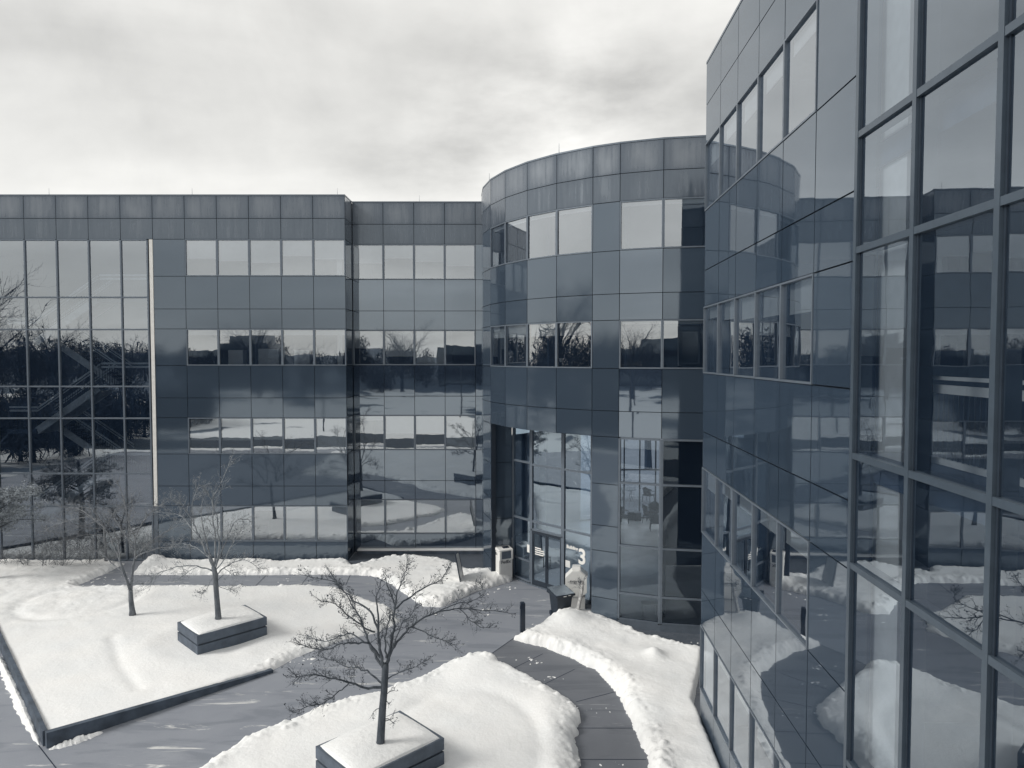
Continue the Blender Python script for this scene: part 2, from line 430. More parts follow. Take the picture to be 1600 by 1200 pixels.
# terrain beyond the courtyard: snow fields and cleared lots, rising gently
xs = np.linspace(-260, 260, 90); ys = np.linspace(-300, -5.5, 70)
X, Y = np.meshgrid(xs, ys); Z = np.clip((-Y-19)/60, 0, 1)*(1.2+3.5*(fbm(X, Y, .018, 3, 4)+.3))+np.clip((-Y-110)/180, 0, 1)*9; Z = np.maximum(Z, 0)-.002
V = np.stack([X.ravel(), Y.ravel(), Z.ravel()], 1); nx = len(xs); FF = [(j*nx+i, j*nx+i+1, (j+1)*nx+i+1, (j+1)*nx+i) for j in range(len(ys)-1) for i in range(nx-1)]
me = bpy.data.meshes.new('terrain'); me.from_pydata(V.tolist(), [], FF); me.materials.append(M['far_ground']); me.polygons.foreach_set('use_smooth', [True]*len(FF))
o = bpy.data.objects.new('terrain', me); C.objects.link(o); tag(o, kind='structure')

q = MB(); q.quad((-260, -6, -.01), (-40.9, -6, -.01), (-40.9, 120, -.01), (-260, 120, -.01)); tag(q.build('terrain', M['far_ground']), kind='structure')
q = MB(); q.poly([(-80, -7.5, .012), (-80, -17, .012), (70, -18, .012), (70, -8, .012)][::-1]); tag(q.build('road', M['asphalt']), kind='structure')
q = MB(); pts = [at(740, 1040), at(800, 1080), at(850, 1130), at(860, 1250), Vector((1.3, 9, 0)), Vector((1.2, -2.9, 0)), Vector((3.5, -2.9, 0)), Vector((3.5, 9, 0)), at(1060, 1250), at(1010, 1110), at(960, 1060), at(890, 1010), at(812, 990)]
q.poly([(p.x, p.y, .004) for p in pts]); tag(q.build('path', M['walk_damp']), kind='structure')
pv = MB()
pts = [at(955, 962), at(1010, 1000), at(1100, 1035), Vector((5.2, 18.6, 0)), Vector((9.5, 20, 0)), Vector((9.5, 26, 0))]
pv.poly([(p.x, p.y, .004) for p in reversed(pts)])
pv.poly([(-7.9, 35.3, .004), (-7.9, 32.6, .004), (-2.2, 31.0, .004), (-.9, 31.2, .004), (-1.2, 35.3, .004)])
tag(pv.build('path', M['paver']), kind='structure')
# joints of the concrete slabs
pj = MB()
def joint(a, b, w=.022):
    a = at(*a); b = at(*b); t_ = (b-a).normalized(); nrm = Vector((-t_.y, t_.x, 0))*w/2
    pj.quad(*[(q.x, q.y, .008) for q in (a-nrm, b-nrm, b+nrm, a+nrm)])
for a, b in (((752, 1033), (805, 996)), ((795, 1048), (848, 1022)), ((845, 1072), (898, 1046)), ((900, 1097), (966, 1080)), ((900, 1138), (990, 1138)), ((900, 1187), (1010, 1187)), ((900, 1240), (1030, 1240)),
             ((400, 915), (418, 897)), ((470, 915), (484, 897)), ((540, 915), (548, 897)), ((330, 917), (350, 897)), ((60, 1165), (95, 1210)), ((598, 908), (700, 880))):
    joint(a, b)
tag(pj.build('path_joints', M['interior_dark']), kind='structure')

# ------------------------------------------------------------------ snow
def A(*p): return [tuple(at(*q)[:2]) for q in p]
wall_a = at(72, 1168); wall_b = at(425, 1050); wall_c = at(-60, 875)
wa, wb, wc = Vector(wall_a[:2]), Vector(wall_b[:2]), Vector(wall_c[:2])
P1 = [tuple(wa), tuple(wb)] + A((475, 1024), (540, 1000), (590, 990), (628, 972), (610, 950), (560, 934), (525, 920), (470, 917), (400, 919), (320, 919), (240, 918), (160, 919), (120, 917), (158, 900), (196, 882)) + [(-19.4, 33.7), (-40, 33.7), tuple(wc+(wc-wa)*.9)]
def b1(X, Y):
    t_ = np.clip((X+15)/8.5, 0, 1); s_ = np.clip((Y-17)/10, 0, 1)
    return .40-.22*t_-.16*s_*(1-t_)
def ex1(X, Y):
    c = at(125, 945); r = np.hypot(X-c.x, (Y-c.y)*1.0)
    e = -.07*np.exp(-((r-2.1)/.25)**2)
    c2 = at(195, 1040); r2 = np.abs(X-c2.x-.25*(Y-c2.y)); r2 = np.minimum(segdist(X, Y, A((175, 1008))[0], A((190, 1055))[0]), segdist(X, Y, A((190, 1055))[0], A((216, 1088))[0])); e = e-.045*np.exp(-(r2/.2)**2)
    c3 = at(330, 1010); r3 = np.hypot(X-c3.x, Y-c3.y); e = e+.05*np.exp(-((r3-1.9)/.5)**2)
    w_ = np.clip((-X-13)/4, 0, 1)*np.clip((Y-24)/3, 0, 1)
    return e+w_*.10*fbm(X, Y, 1.8, 4, 71)
snow_patch('snow_lawn', P1, b1, hard=(0, len(P1)-1), ridge=.04, extra=ex1, und=.06, rough=.7)
P2 = A((205, 899), (222, 884), (232, 870)) + [(-17.4, 33.75), (-8.0, 33.75), (-7.4, 32.8)] + A((600, 874), (650, 872), (700, 879), (735, 893), (765, 897), (800, 903), (801, 909), (780, 915), (745, 924), (712, 940), (690, 950), (660, 948), (640, 934), (612, 915), (590, 903), (560, 899), (500, 899), (420, 899), (330, 899), (270, 899))
def ex2(X, Y):
    c = at(242, 882); e = .24*np.exp(-(((X-c.x)/.45)**2+((Y-c.y)/.8)**2))
    c = at(775, 902); e = e+.20*np.exp(-(((X-c.x)/.9)**2+((Y-c.y)/.8)**2))
    c = at(700, 930); e = e+.16*np.exp(-(((X-c.x)/1.0)**2+((Y-c.y)/1.0)**2))
    rr = np.clip((X+4.5)/2, 0, 1); return e+rr*.12*fbm(X, Y, 3.2, 4, 77)
snow_patch('snow_strip', P2, .22, extra=ex2, ridge=.12)
P3 = A((300, 1215), (370, 1165), (440, 1135), (500, 1112), (560, 1092), (640, 1067), (700, 1042), (745, 1031), (785, 1043), (850, 1076), (895, 1098), (908, 1120), (905, 1160), (907, 1200)) + [(1.45, 12), (1.7, 9), (1.6, 5), (1.9, -3), (-18, -3), (-18, 8), (-11, 13)]
def ex3(X, Y):
    c = at(750, 1050); e = .22*np.exp(-(((X-c.x)/.9)**2+((Y-c.y)/1.0)**2))
    e = e+.10*np.exp(-((X-1.0)/.4)**2)*np.clip((21-Y)/2, 0, 1)
    c = at(720, 1180); r = np.hypot((X-c.x)/1.0, (Y-c.y)/1.5); e = e-.05*np.exp(-((r-2.0)/.22)**2)
    return e
snow_patch('snow_mound', P3, .24, extra=ex3, ridge=.14, und=.10)
P4 = A((801, 1000), (835, 984), (860, 972), (880, 960), (905, 962), (925, 962), (955, 972), (1000, 995), (1050, 1008), (1100, 1018)) + [(5.12, 19.6), (5.10, 18.8), (4.86, 14), (4.6, 8), (4.2, -3), (2.9, -3), (2.9, 9)] + A((1010, 1200), (992, 1150), (975, 1105), (958, 1078), (930, 1050), (890, 1028), (850, 1014))
def ex4(X, Y):
    c = at(890, 980); e = .30*np.exp(-(((X-c.x)/.8)**2+((Y-c.y)/.7)**2))
    c = at(1022, 1035); e = e+.22*np.exp(-(((X-c.x)/.28)**2+((Y-c.y)/.28)**2))
    c = at(1000, 1085); e = e+.10*np.exp(-(((X-c.x)/.8)**2+((Y-c.y)/1.4)**2))
    e = e+.1*np.exp(-((X-3.4)/.35)**2)*np.clip((18-Y)/3, 0, 1)
    return e+.10*fbm(X, Y, 1.1, 3, 87)
snow_patch('snow_bank', P4, .26, extra=ex4, ridge=.16, und=.10, hard=(9, 10, 11, 12, 13))

# snow lying against the kerbs and crumbs of snow on the walks
def crumbs(name, lst, label=None):
    mb = MB()
    for px, py, r, n in lst:
        c = at(px, py)
        for k in range(n//2):
            a = random.random()*6.28; q = random.random()**.7*r
            rr = .008+.032*random.random()**2.5*(1+r); x = c.x+q*math.cos(a)*1.6; y = c.y+q*math.sin(a)
            th = random.random()*6.28; el = random.uniform(1, 2.6); n6 = 7; rad_ = [rr*random.uniform(.55, 1.25) for _ in range(n6)]; i0 = len(mb.v)
            for zz_, sc_ in ((-.01, 1.15), (rr*.3, .85), (rr*.5, .35)):
                for j in range(n6):
                    u_, v_ = math.cos(j/n6*6.283)*rad_[j]*sc_*el, math.sin(j/n6*6.283)*rad_[j]*sc_; mb.v.append((x+u_*math.cos(th)-v_*math.sin(th), y+u_*math.sin(th)+v_*math.cos(th), zz_))
            for q3 in range(2):
                for j in range(n6): mb.f.append((i0+q3*n6+j, i0+q3*n6+(j+1) % n6, i0+(q3+1)*n6+(j+1) % n6, i0+(q3+1)*n6+j)); mb.uv.append(((0, 0),)*4); mb.m.append(0)
            mb.f.append(tuple(i0+2*n6+j for j in range(n6))); mb.uv.append(((0, 0),)*n6); mb.m.append(0)
    o = mb.build(name, M['snow'], smooth=True); tag(o, label or 'crumbs of snow scattered on the cleared concrete walk', 'snow', None, 'stuff')
crumbs('snow_crumbs', [(840, 1034, .25, 22), (862, 1060, .3, 26), (820, 1030, .2, 8), (925, 1110, .3, 12), (965, 1195, .3, 10), (845, 976, .25, 18), (790, 918, .3, 18), (765, 925, .3, 14),
                        (140, 910, .5, 30), (180, 905, .5, 26), (440, 908, .2, 8), (455, 903, .2, 8), (575, 900, .2, 10), (760, 955, .5, 16), (700, 960, .4, 12), (400, 1050, .4, 20), (480, 1030, .4, 24), (870, 985, .3, 20), (1075, 1008, .3, 14), (985, 1110, .4, 22)])
def strip_bank(name, pts, w, h, seed):
    P = [tuple(at(*p)[:2]) for p in pts]
    rr = random.Random(seed); mb = MB(); n = len(P)
    L = []
    for i in range(n-1):
        for k in range(14): t_ = k/14; L.append((P[i][0]*(1-t_)+P[i+1][0]*t_, P[i][1]*(1-t_)+P[i+1][1]*t_))
    rows = []
    for i, (x, y) in enumerate(L):
        j = min(i+1, len(L)-1); k = max(i-1, 0); tx, ty = L[j][0]-L[k][0], L[j][1]-L[k][1]; q = math.hypot(tx, ty); nx_, ny_ = -ty/q, tx/q
        e = math.sin(math.pi*i/(len(L)-1))**.5; ww = w*e*rr.uniform(.6, 1.25); hh = h*e*rr.uniform(.6, 1.2)
        rows.append([(x+nx_*ww*c, y+ny_*ww*c, -.01+hh*(1-abs(c)**1.7)) for c in (-1, -.75, -.4, 0, .4, .75, 1)])
    for i in range(len(rows)-1):
        for j in range(6): mb.quad(rows[i][j], rows[i+1][j], rows[i+1][j+1], rows[i][j+1])
    tag(mb.build(name, M['snow'], smooth=True), kind='structure')
strip_bank('snow_ridge', [(75, 1172), (120, 1158), (165, 1143)], .16, .12, 3)
strip_bank('snow_ridge', [(62, 1166), (40, 1120), (18, 1070), (0, 1035), (-30, 985)], .16, .14, 4)

# retaining kerb round the raised lawn
k = MB()
def kerb(a, b, ha, hb, w=.16):
    a = Vector(a); b = Vector(b); t_ = (b-a).normalized(); nr = Vector((-t_.y, t_.x))*w/2
    P = [a-nr, b-nr, b+nr, a+nr]
    k.hexa([(P[0].x, P[0].y, -.1), (P[1].x, P[1].y, -.1), (P[2].x, P[2].y, -.1), (P[3].x, P[3].y, -.1), (P[0].x, P[0].y, ha), (P[1].x, P[1].y, hb), (P[2].x, P[2].y, hb), (P[3].x, P[3].y, ha)])
kerb(wa, wb, .40, .10); dirc = (wc-wa).normalized()
kerb(wa+dirc*.10, wa+(wc-wa)*1.9, .398, .30, .11)
tag(k.build('retaining_kerb', M['kerb']), 'low dark stone kerb holding the raised snowy lawn on the left', 'kerb')

# ------------------------------------------------------------------ buildings
WT = [2.7+4.25*i for i in range(4)]; WB = [.95+4.25*i for i in range(4)]; SL = [3.65+4.25*i for i in range(3)]
ROOF = 17.5; PAR = 16.43
ROWS = [0, .95, 2.7, 3.65, 5.2, 6.95, 7.9, 9.45, 11.2, 12.15, 13.7, 15.45, 16.43, 17.5]
class Facade:
    def __init__(s, P0, U, Nn):
        s.P0 = Vector((P0[0], P0[1], 0)); s.U = Vector((U[0], U[1], 0)).normalized(); s.N = Vector((Nn[0], Nn[1], 0)).normalized()
    def p(s, u, z, d=0): q = s.P0+s.U*u-s.N*d; return Vector((q.x, q.y, z))
    def slab(s, mb, u0, u1, z0, z1, d0, d1, tilt=0, uvf=None, m=0):
        # d0 front depth, d1 back depth
        j = [random.uniform(-tilt, tilt) for _ in range(3)]
        fr = [(u0, z0, d0+j[0]+j[1]), (u1, z0, d0-j[0]+j[1]), (u1, z1, d0-j[0]-j[1]), (u0, z1, d0+j[0]-j[1])]
        a = [s.p(*q) for q in fr]; b = [s.p(u0, z0, d1), s.p(u1, z0, d1), s.p(u1, z1, d1), s.p(u0, z1, d1)]
        i = len(mb.v); mb.v += [tuple(q) for q in a+b]
        flip = s.U.cross(Vector((0, 0, 1))).dot(s.N) < 0
        fs = [(0, 1, 2, 3), (5, 4, 7, 6), (1, 5, 6, 2), (4, 0, 3, 7), (3, 2, 6, 7), (4, 5, 1, 0)]
        for k_, f in enumerate(fs):
            uvq = ((0, 0), (1, 0), (1, 1), (0, 1)) if k_ == 0 else ((.5, .5),)*4
            if flip: f = tuple(reversed(f)); uvq = tuple(reversed(uvq))
            mb.f.append(tuple(i+q for q in f)); mb.uv.append(uvq); mb.m.append(m)
GAP = .012
def stone(fac, mb, bk, u0, u1, z0, z1, mir=False, tilt=.0018):
    m = 1 if z1 > 17 else (2 if z1 > 16 else (3 if mir else 0))
    fac.slab(mb, u0+GAP, u1-GAP, z0+GAP, z1-GAP, 0, .035, tilt, True, m)
    fac.slab(bk, u0+.001, u1-.001, z0+.001, z1-.001, .0352, .22, 0)
def window(fac, parent, u0, u1, z0, z1, blind=0, gl='glass_office', left=True, right=True, label=None, wf=.05):
    f = MB()
    for a in ((u0, u0+wf, z0, z1), (u1-wf, u1, z0, z1), (u0+wf, u1-wf, z0, z0+wf), (u0+wf, u1-wf, z1-wf, z1)):
        fac.slab(f, a[0]+.001, a[1]-.001, a[2]+.001, a[3]-.001, -.015, .12)
    w = f.build('window', M['frame'], parent)
    p = MB(); fac.slab(p, u0+wf, u1-wf, z0+wf, z1-wf, .035, .036, .0032)
    # single-sided sheet is enough for the pane
    p.f = p.f[:1]; p.uv = p.uv[:1]; p.m = p.m[:1]
    p.build('pane', M[gl], w)
    if blind > 0:
        bl = MB(); zb = z1-wf-(z1-z0-2*wf)*blind
        fac.slab(bl, u0+wf+.02, u1-wf-.02, zb, z1-wf, .14, .143); fac.slab(bl, u0+wf+.02, u1-wf-.02, zb-.03, zb-.001, .135, .15)
        bl.build('blind', M['blind'], w)
    return w
def curtain(fac, frame, gls, us, zs, wm=.06, proud=.03, deep=.14, d=.03, tilt=.002):
    for u in us: fac.slab(frame, u-wm/2, u+wm/2, zs[0], zs[-1], -proud, deep)
    for i in range(len(us)-1):
        for z in zs: fac.slab(frame, us[i]+wm/2+.001, us[i+1]-wm/2-.001, z-wm/2, z+wm/2, -proud+.004, deep-.01)
        for j in range(len(zs)-1):
            n0 = len(gls.f); fac.slab(gls, us[i]+wm/2, us[i+1]-wm/2, zs[j]+wm/2, zs[j+1]-wm/2, d, d+.001, tilt)
            gls.f = gls.f[:n0+1]; gls.uv = gls.uv[:n0+1]; gls.m = gls.m[:n0+1]

G3N = [M['granite_near']]*4
G3 = [M['granite'], M['granite_parapet'], M['granite_under'], M['granite_mirror']]
PW = 1.524
# ---- the long wing across the courtyard
YW, YR = 33.9, 35.4
XE = -7.93; XG = XE-6*PW          # right corner of the wing, right jamb of the stair glazing
wing = thing('office_wing', 'long four storey wing of dark stone with ribbon windows, left across the courtyard', 'building', (-16, 38, 0))
cl, bk = MB(), MB()
fw = Facade((XE, YW), (-1, 0), (0, -1))   # u runs leftwards
BL3 = [.52, .42, .62, .57, .5]; BL2 = [.13]*5; BL1 = [1, .6, .6, .62, .62]; BL0 = [1, 1, .12, .5, 1]
BLW = [BL0, BL1, BL2, BL3]
def wing_col(i, win, bl=None, fac=fw, u0=None, u1=None, rows=ROWS):
    a = i*PW if u0 is None else u0; b_ = (i+1)*PW if u1 is None else u1
    for r in range(len(rows)-1):
        z0, z1 = rows[r], rows[r+1]
        if win and any(abs(z0-q) < .01 for q in WB):
            kk = [q for q in range(4) if abs(z0-WB[q]) < .01][0]
            window(fac, wing, a, b_, z0, z1, bl[kk])
        else: stone(fac, cl, bk, a, b_, z0, z1)
for i in range(5): wing_col(i, True, [BLW[q][i] for q in range(4)])
wing_col(5, False)
NG = 6
for i in range(6, 6+NG):
    for z0, z1 in ((15.45, 16.43), (16.43, 17.5)): stone(fw, cl, bk, i*PW, (i+1)*PW, z0, z1)
for i in range(6+NG, 20): wing_col(i, False)
cf, cg = MB(), MB()
curtain(fw, cf, cg, [6*PW+.26+(PW if q else 0)*q-(.26 if q else 0) for q in range(NG+1)], [.05, 2.67, 4.25, 6.92, 8.45, 11.17, 12.7, 15.42], .07)
tr = MB(); fw.slab(tr, 6*PW+.004, 6*PW+.17, 2.68, 15.44, -.02, .2)
tr.build('corner_trim', M['white_trim'], wing)
tr = MB(); fw.slab(tr, 6*PW+.004, 6*PW+.21, .05, 2.65, -.01, .2); tr.build('lower_trim', M['frame'], wing)
frm = cf.build('stair_window', M['frame'], wing); cg.build('pane', M['glass_stair'], frm)
# return wall, recess
fr_ = Facade((XE, YW), (0, 1), (1, 0))
for r in range(len(ROWS)-1):
    z0, z1 = ROWS[r], ROWS[r+1]
    fr_.slab(cl, .04, YR-YW-GAP, z0+GAP, z1-GAP, 0, .035, .0018, True, 1 if z1 > 17 else (2 if z1 > 16 else 0))
fr_.slab(bk, .23, YR-YW+.25, .001, 17.499, .0352, .219)
fc = Facade((XE, YR), (1, 0), (0, -1))
BR = [[1, 1, 1, 1], [.12, .52, .52, 1], [.5, .75, 1, 0], [.52, .37, .47, .6]]
for i in range(4):
    a, b_ = XE+.012+i*PW, XE+.012+(i+1)*PW
    for r in range(len(ROWS)-1):
        z0, z1 = ROWS[r], ROWS[r+1]
        if any(abs(z0-q) < .01 for q in WB):
            kk = [q for q in range(4) if abs(z0-WB[q]) < .01][0]; window(fc, wing, a-XE, b_-XE, z0, z1, BR[kk][i])
        else: stone(fc, cl, bk, a-XE, b_-XE, z0, z1, True)
for r in range(len(ROWS)-1): stone(fc, cl, bk, .012+4*PW, .012+4*PW+.55, ROWS[r], ROWS[r+1], True)
cl.build('stone_cladding', G3, wing);
bk.build('wall', M['backing'], wing)
rf = MB()
XL = XE-20*PW
rf.prism([(XL, YW+.22), (XE-.22, YW+.22), (XE-.22, YR+.22), (-1.2, YR+.22), (-1.2, 46), (XL, 46)], 17.0, 17.2)
rf.build('roof', M['roofing'], wing)
cp_ = MB()
fw.slab(cp_, -.01, 20*PW, 17.5, 17.56, -.012, .24); fr_.slab(cp_, .24, YR-YW, 17.501, 17.559, -.012, .24); fc.slab(cp_, .0, 7.0, 17.502, 17.558, -.012, .24)
cp_.build('coping', M['frame'], wing)
inn = MB()
for z in (.0, 4.25, 8.5, 12.75):
    inn.prism([(XL, YW+.24), (XG-.1-NG*PW, YW+.24), (XG-.1-NG*PW, 40), (XG-.3, 40), (XG-.3, YW+.24), (XE-.24, YW+.24), (XE-.24, YR+.24), (-1.25, YR+.24), (-1.25, 41), (XL, 41)], z-.30 if z else -.02, z if z else .02)
inn.build('floor_slab', M['interior_floor'], wing)
q = MB(); q.box((-8.24, 34.42, 12.75), (.2, .12, 4.2)); q.build('interior_column', M['white_trim'], wing)
iw = MB()
iw.quad((XL, 41, 0), (-1.2, 41, 0), (-1.2, 41, 17), (XL, 41, 17))
for x in (XE+.01, XG-.05, XG-NG*PW-.1): iw.box((x-.15, 38.2, 8.5), (.08, 2.7 if x > XE else 3.5, 8.4))
for x in (-9.8, -12.7, -5.2, -3.5): iw.box((x, 38.8, 8.5), (.06, 2.2, 8.4))
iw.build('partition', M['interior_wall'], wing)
# lightning rods on the parapet
lr = MB()
for x in (-22.0, -15.2, -8.3): lr.tube([(x, YW+.1, 17.55), (x, YW+.1, 17.88)], [.009, .004], 5)
lr.tube([(-4.6, YR+.1, 17.55), (-4.6, YR+.1, 17.88)], [.009, .004], 5)
lr.build('lightning_rod', M['frame'], wing)
# snowy ledge at the foot of the recess
lg = MB(); lg.box((-4.55, YR-.17, .06), (3.2, .15, .1)); lg.build('ledge', M['kerb'], wing)
lg2 = MB(); lg2.box((-4.55, YR-.17, .20), (3.2, .165, .045)); ls = lg2.build('snow_cap', M['snow'], wing, bevel=.03)

# staircase behind the stair glazing
stp, hr, bal, sof = MB(), MB(), MB(), MB()
XA, XB = -19.9, -23.0; Y1, Y2 = 34.9, 36.5
def flight(xa, za, xb, zb, y, w=1.3, front=True):
    n = 12
    for i in range(n):
        t0 = i/n; t1 = (i+1)/n
        xa_, xb_ = xa+(xb-xa)*t0, xa+(xb-xa)*t1; z_ = za+(zb-za)*t1
        stp.box(((xa_+xb_)/2, y, z_+.0), (abs(xb_-xa_)/2+.01, w/2, .05))
    for yy in (y-w/2-.03, y+w/2+.03): sof.bar((xa, yy, za-.08), (xb, yy, zb-.08), .05, .34)
    sof.bar((xa, y, za-.22), (xb, y, zb-.22), w, .05)
    for yy in (y-w/2, y+w/2):
        hr.bar((xa, yy, za+1.0), (xb, yy, zb+1.0), .06, .07)
        hr.bar((xa, yy, za+.86), (xb, yy, zb+.86), .03, .05)
        for i in range(26):
            t0 = (i+.5)/26; x = xa+(xb-xa)*t0; z = za+(zb-za)*t0; bal.bar((x, yy, z+.05), (x, yy, z+.9), .018)
for kf in range(0, 4):
    zf = 4.25*kf
    if kf: 
        flight(XA, zf, XB, zf-2.125, Y1); flight(XB, zf-2.125, XA, zf-4.25, Y2)
        stp.box((XB-.7, 35.7, zf-2.125-.1), (.7, 1.6, .1))
        stp.box(((XA+XG-.3)/2, 35.7, zf-.12), ((XG-.3-XA)/2, 1.6, .12))
        hr.bar((XA, 34.35, zf+1.05), (XG-.35, 34.35, zf+1.05), .06, .09); hr.bar((XA, 34.35, zf+.88), (XG-.35, 34.35, zf+.88), .04, .10)
        hr.bar((XB, 34.35, zf-2.125+1.05), (XB-1.4, 34.35, zf-2.125+1.05), .06, .09); hr.bar((XB, 34.35, zf-2.125+.88), (XB-1.4, 34.35, zf-2.125+.88), .04, .10)
        for i in range(22): x = XA+(XG-.35-XA)*(i+.5)/22; bal.bar((x, 34.35, zf), (x, 34.35, zf+.88), .018)
        for i in range(10): x = XB-1.4*(i+.5)/10; bal.bar((x, 34.35, zf-2.125), (x, 34.35, zf-2.125+.88), .018)
st = stp.build('staircase', M['interior_floor'], wing); hr.build('handrail', M['rail'], st); bal.build('baluster', M['frame_dark'], st); sof.build('stringer', M['interior_light'], st)
sb = MB(); sb.quad((XG-NG*PW, 39.9, 0), (XG-.2, 39.9, 0), (XG-.2, 39.9, 16.9), (XG-NG*PW, 39.9, 16.9)); sb.build('stair_wall', M['interior_wall'], wing)

# ---- the round tower
DC = Vector((7.75, 34.0)); DR = 9.2
rot = thing('round_tower', 'curved four storey tower of dark stone and glass over a recessed entrance', 'building', (DC.x, DC.y, 0))
def dp(phi, r=DR): a = R(phi); return Vector((DC.x-r*math.sin(a), DC.y-r*math.cos(a)))
PH = [-112.1+9.8*i for i in range(13)] + [15.3, 24.9, 31.4, 41.2, 51.0, 60.8, 70.6, 80.4, 90.2, 100.0]
cl, bk = MB(), MB(); lf, lgm = MB(), MB()
DBL = {3: .07, 2: .27}
winphi = [(31.4, .28), (41.2, .24), (51.0, .27), (60.8, .25)]
for i in range(len(PH)-1):
    a, b_ = dp(PH[i]), dp(PH[i+1]); L = (b_-a).length; U = (b_-a)/L
    nn_ = Vector((-(math.sin(R((PH[i]+PH[i+1])/2))), -(math.cos(R((PH[i]+PH[i+1])/2)))))
    fa = Facade((a.x, a.y), (U.x, U.y), (nn_.x, nn_.y))
    p0 = PH[i]; pier = abs(p0-24.9) < .3; left4 = 31 < p0 < 70; solid = p0 > 70; lobby = -100 < p0 < 24
    mir = 14 < p0 < 16
    for r in range(len(ROWS)-1):
        z0, z1 = ROWS[r], ROWS[r+1]
        isw = any(abs(z0-q) < .01 for q in WB)
        if z1 < 7.0:
            if left4 or lobby: continue
            stone(fa, cl, bk, 0, L, z0, z1, mir, tilt=.003); continue
        if isw and not pier and not solid:
            kk = [q for q in range(4) if abs(z0-WB[q]) < .01][0]
            bl = DBL[kk] if left4 else (.06 if kk == 3 else .04)
            window(fa, rot, 0, L, z0, z1, bl)
        else: stone(fa, cl, bk, 0, L, z0, z1, mir, tilt=.003)
    if lobby:
        curtain(fa, lf, lgm, [.035, L-.035], [.28, 1.24, 3.0, 5.3, 6.92], .07, .02, .12)
        fa.slab(lf, 0, L, 0, .24, -.01, .15)
lw = lf.build('lobby_window', M['frame'], rot); lgm.build('pane', M['glass_lobby'], lw)
# the roof disc, slabs, core
def disc(r, p0=-112, p1=100, n=40): return [tuple(dp(p0+(p1-p0)*i/n, r)) for i in range(n+1)]
q = MB(); q.prism(list(reversed(disc(DR-.25)))+[(16.2, 38), (0.0, 44), (-.9, 37)][:0], 17.0, 17.2); q.build('roof', M['roofing'], rot)
q = MB(); 
for i in range(len(PH)-1):
    a, b_ = dp(PH[i]), dp(PH[i+1]); c, d_ = dp(PH[i], DR-.25), dp(PH[i+1], DR-.25); e, f_ = dp(PH[i], DR+.012), dp(PH[i+1], DR+.012)
    q.hexa([(e.x, e.y, 17.5), (c.x, c.y, 17.5), (d_.x, d_.y, 17.5), (f_.x, f_.y, 17.5), (e.x, e.y, 17.56), (c.x, c.y, 17.56), (d_.x, d_.y, 17.56), (f_.x, f_.y, 17.56)])
q.build('coping', M['frame'], rot)
q = MB()
for z in (8.5, 12.75): q.prism(list(reversed(disc(DR-.26))), z-.3, z)
q.build('floor_slab', M['interior_floor'], rot)
q = MB(); q.prism(list(reversed(disc(DR-.24))), 6.97, 7.05); q.build('soffit', M['interior_wall'], rot)
q = MB(); q.prism([(1.5, 30.5), (3.9, 27.5), (4.4, 25.9), (6.5, 25.2), (9.5, 25.2), (14, 28), (16.4, 33), (16, 38), (12, 42.4), (7.7, 43.1), (3, 41.8), (-.6, 37.5), (-1.1, 33.8)], -.02, .02); q.build('lobby_floor', M['lobby_floor'], rot)
q = MB(); q.lathe([(3.2, 7.06), (3.2, 16.9)], 24, (DC.x, DC.y+1.5, 0)); 
for ph in (-10, 24, 46, 66): 
    a = dp(ph, DR-.4); b_ = dp(ph, 3.1); q.bar((a.x, a.y, 12.0), (b_.x, b_.y, 12.0), .1, 9.6)
q.build('core_wall', M['interior_wall'], rot)
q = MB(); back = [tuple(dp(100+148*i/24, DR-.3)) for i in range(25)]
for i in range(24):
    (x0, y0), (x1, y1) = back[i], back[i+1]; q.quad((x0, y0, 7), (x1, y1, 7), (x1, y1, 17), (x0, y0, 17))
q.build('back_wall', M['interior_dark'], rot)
q = MB()
for i in range(24):
    if 9 <= i <= 14: continue
    (x0, y0), (x1, y1) = back[i], back[i+1]; lo = 6 if 15 <= i <= 21 else 0; q.quad((x0, y0, lo), (x1, y1, lo), (x1, y1, 5.6), (x0, y0, 5.6))
q.build('lobby_back_wall', M['interior_wall'], rot)
q = MB(); q2 = MB()
for i in range(9, 15):
    (x0, y0), (x1, y1) = back[i], back[i+1]; q2.quad((x0, y0, .03), (x1, y1, .03), (x1, y1, 5.9), (x0, y0, 5.9)); q.bar((x0, y0, .0), (x0, y0, 6.97), .08)
    for z in (.06, 3.0, 5.9): q.bar((x0, y0, z), (x1, y1, z), .08)
    q2.quad((x0, y0, 5.94), (x1, y1, 5.94), (x1, y1, 6.95), (x0, y0, 6.95))
q = q.build('rear_window', M['frame_dark'], rot); q2.build('pane', M['glass_lobby'], q)
# lobby: dark inner wall on the right, columns, back glazing left open to the light
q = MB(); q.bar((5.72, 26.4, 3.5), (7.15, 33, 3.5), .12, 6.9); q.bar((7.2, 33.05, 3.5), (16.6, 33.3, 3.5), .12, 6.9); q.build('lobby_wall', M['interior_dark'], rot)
q = MB()
for x, y in ((1.5, 34.5),): q.box((x, y, 3.5), (.17, .17, 3.45))
q.build('lobby_column', M['interior_light'], rot)
lr = MB()
for ph in (41, 74): a = dp(ph, DR-.1); lr.tube([(a.x, a.y, 17.55), (a.x, a.y, 17.95)], [.012, .005], 5)
lr.build('lightning_rod', M['frame'], rot)
cl.build('stone_cladding', G3, rot); bk.build('wall', M['backing'], rot)
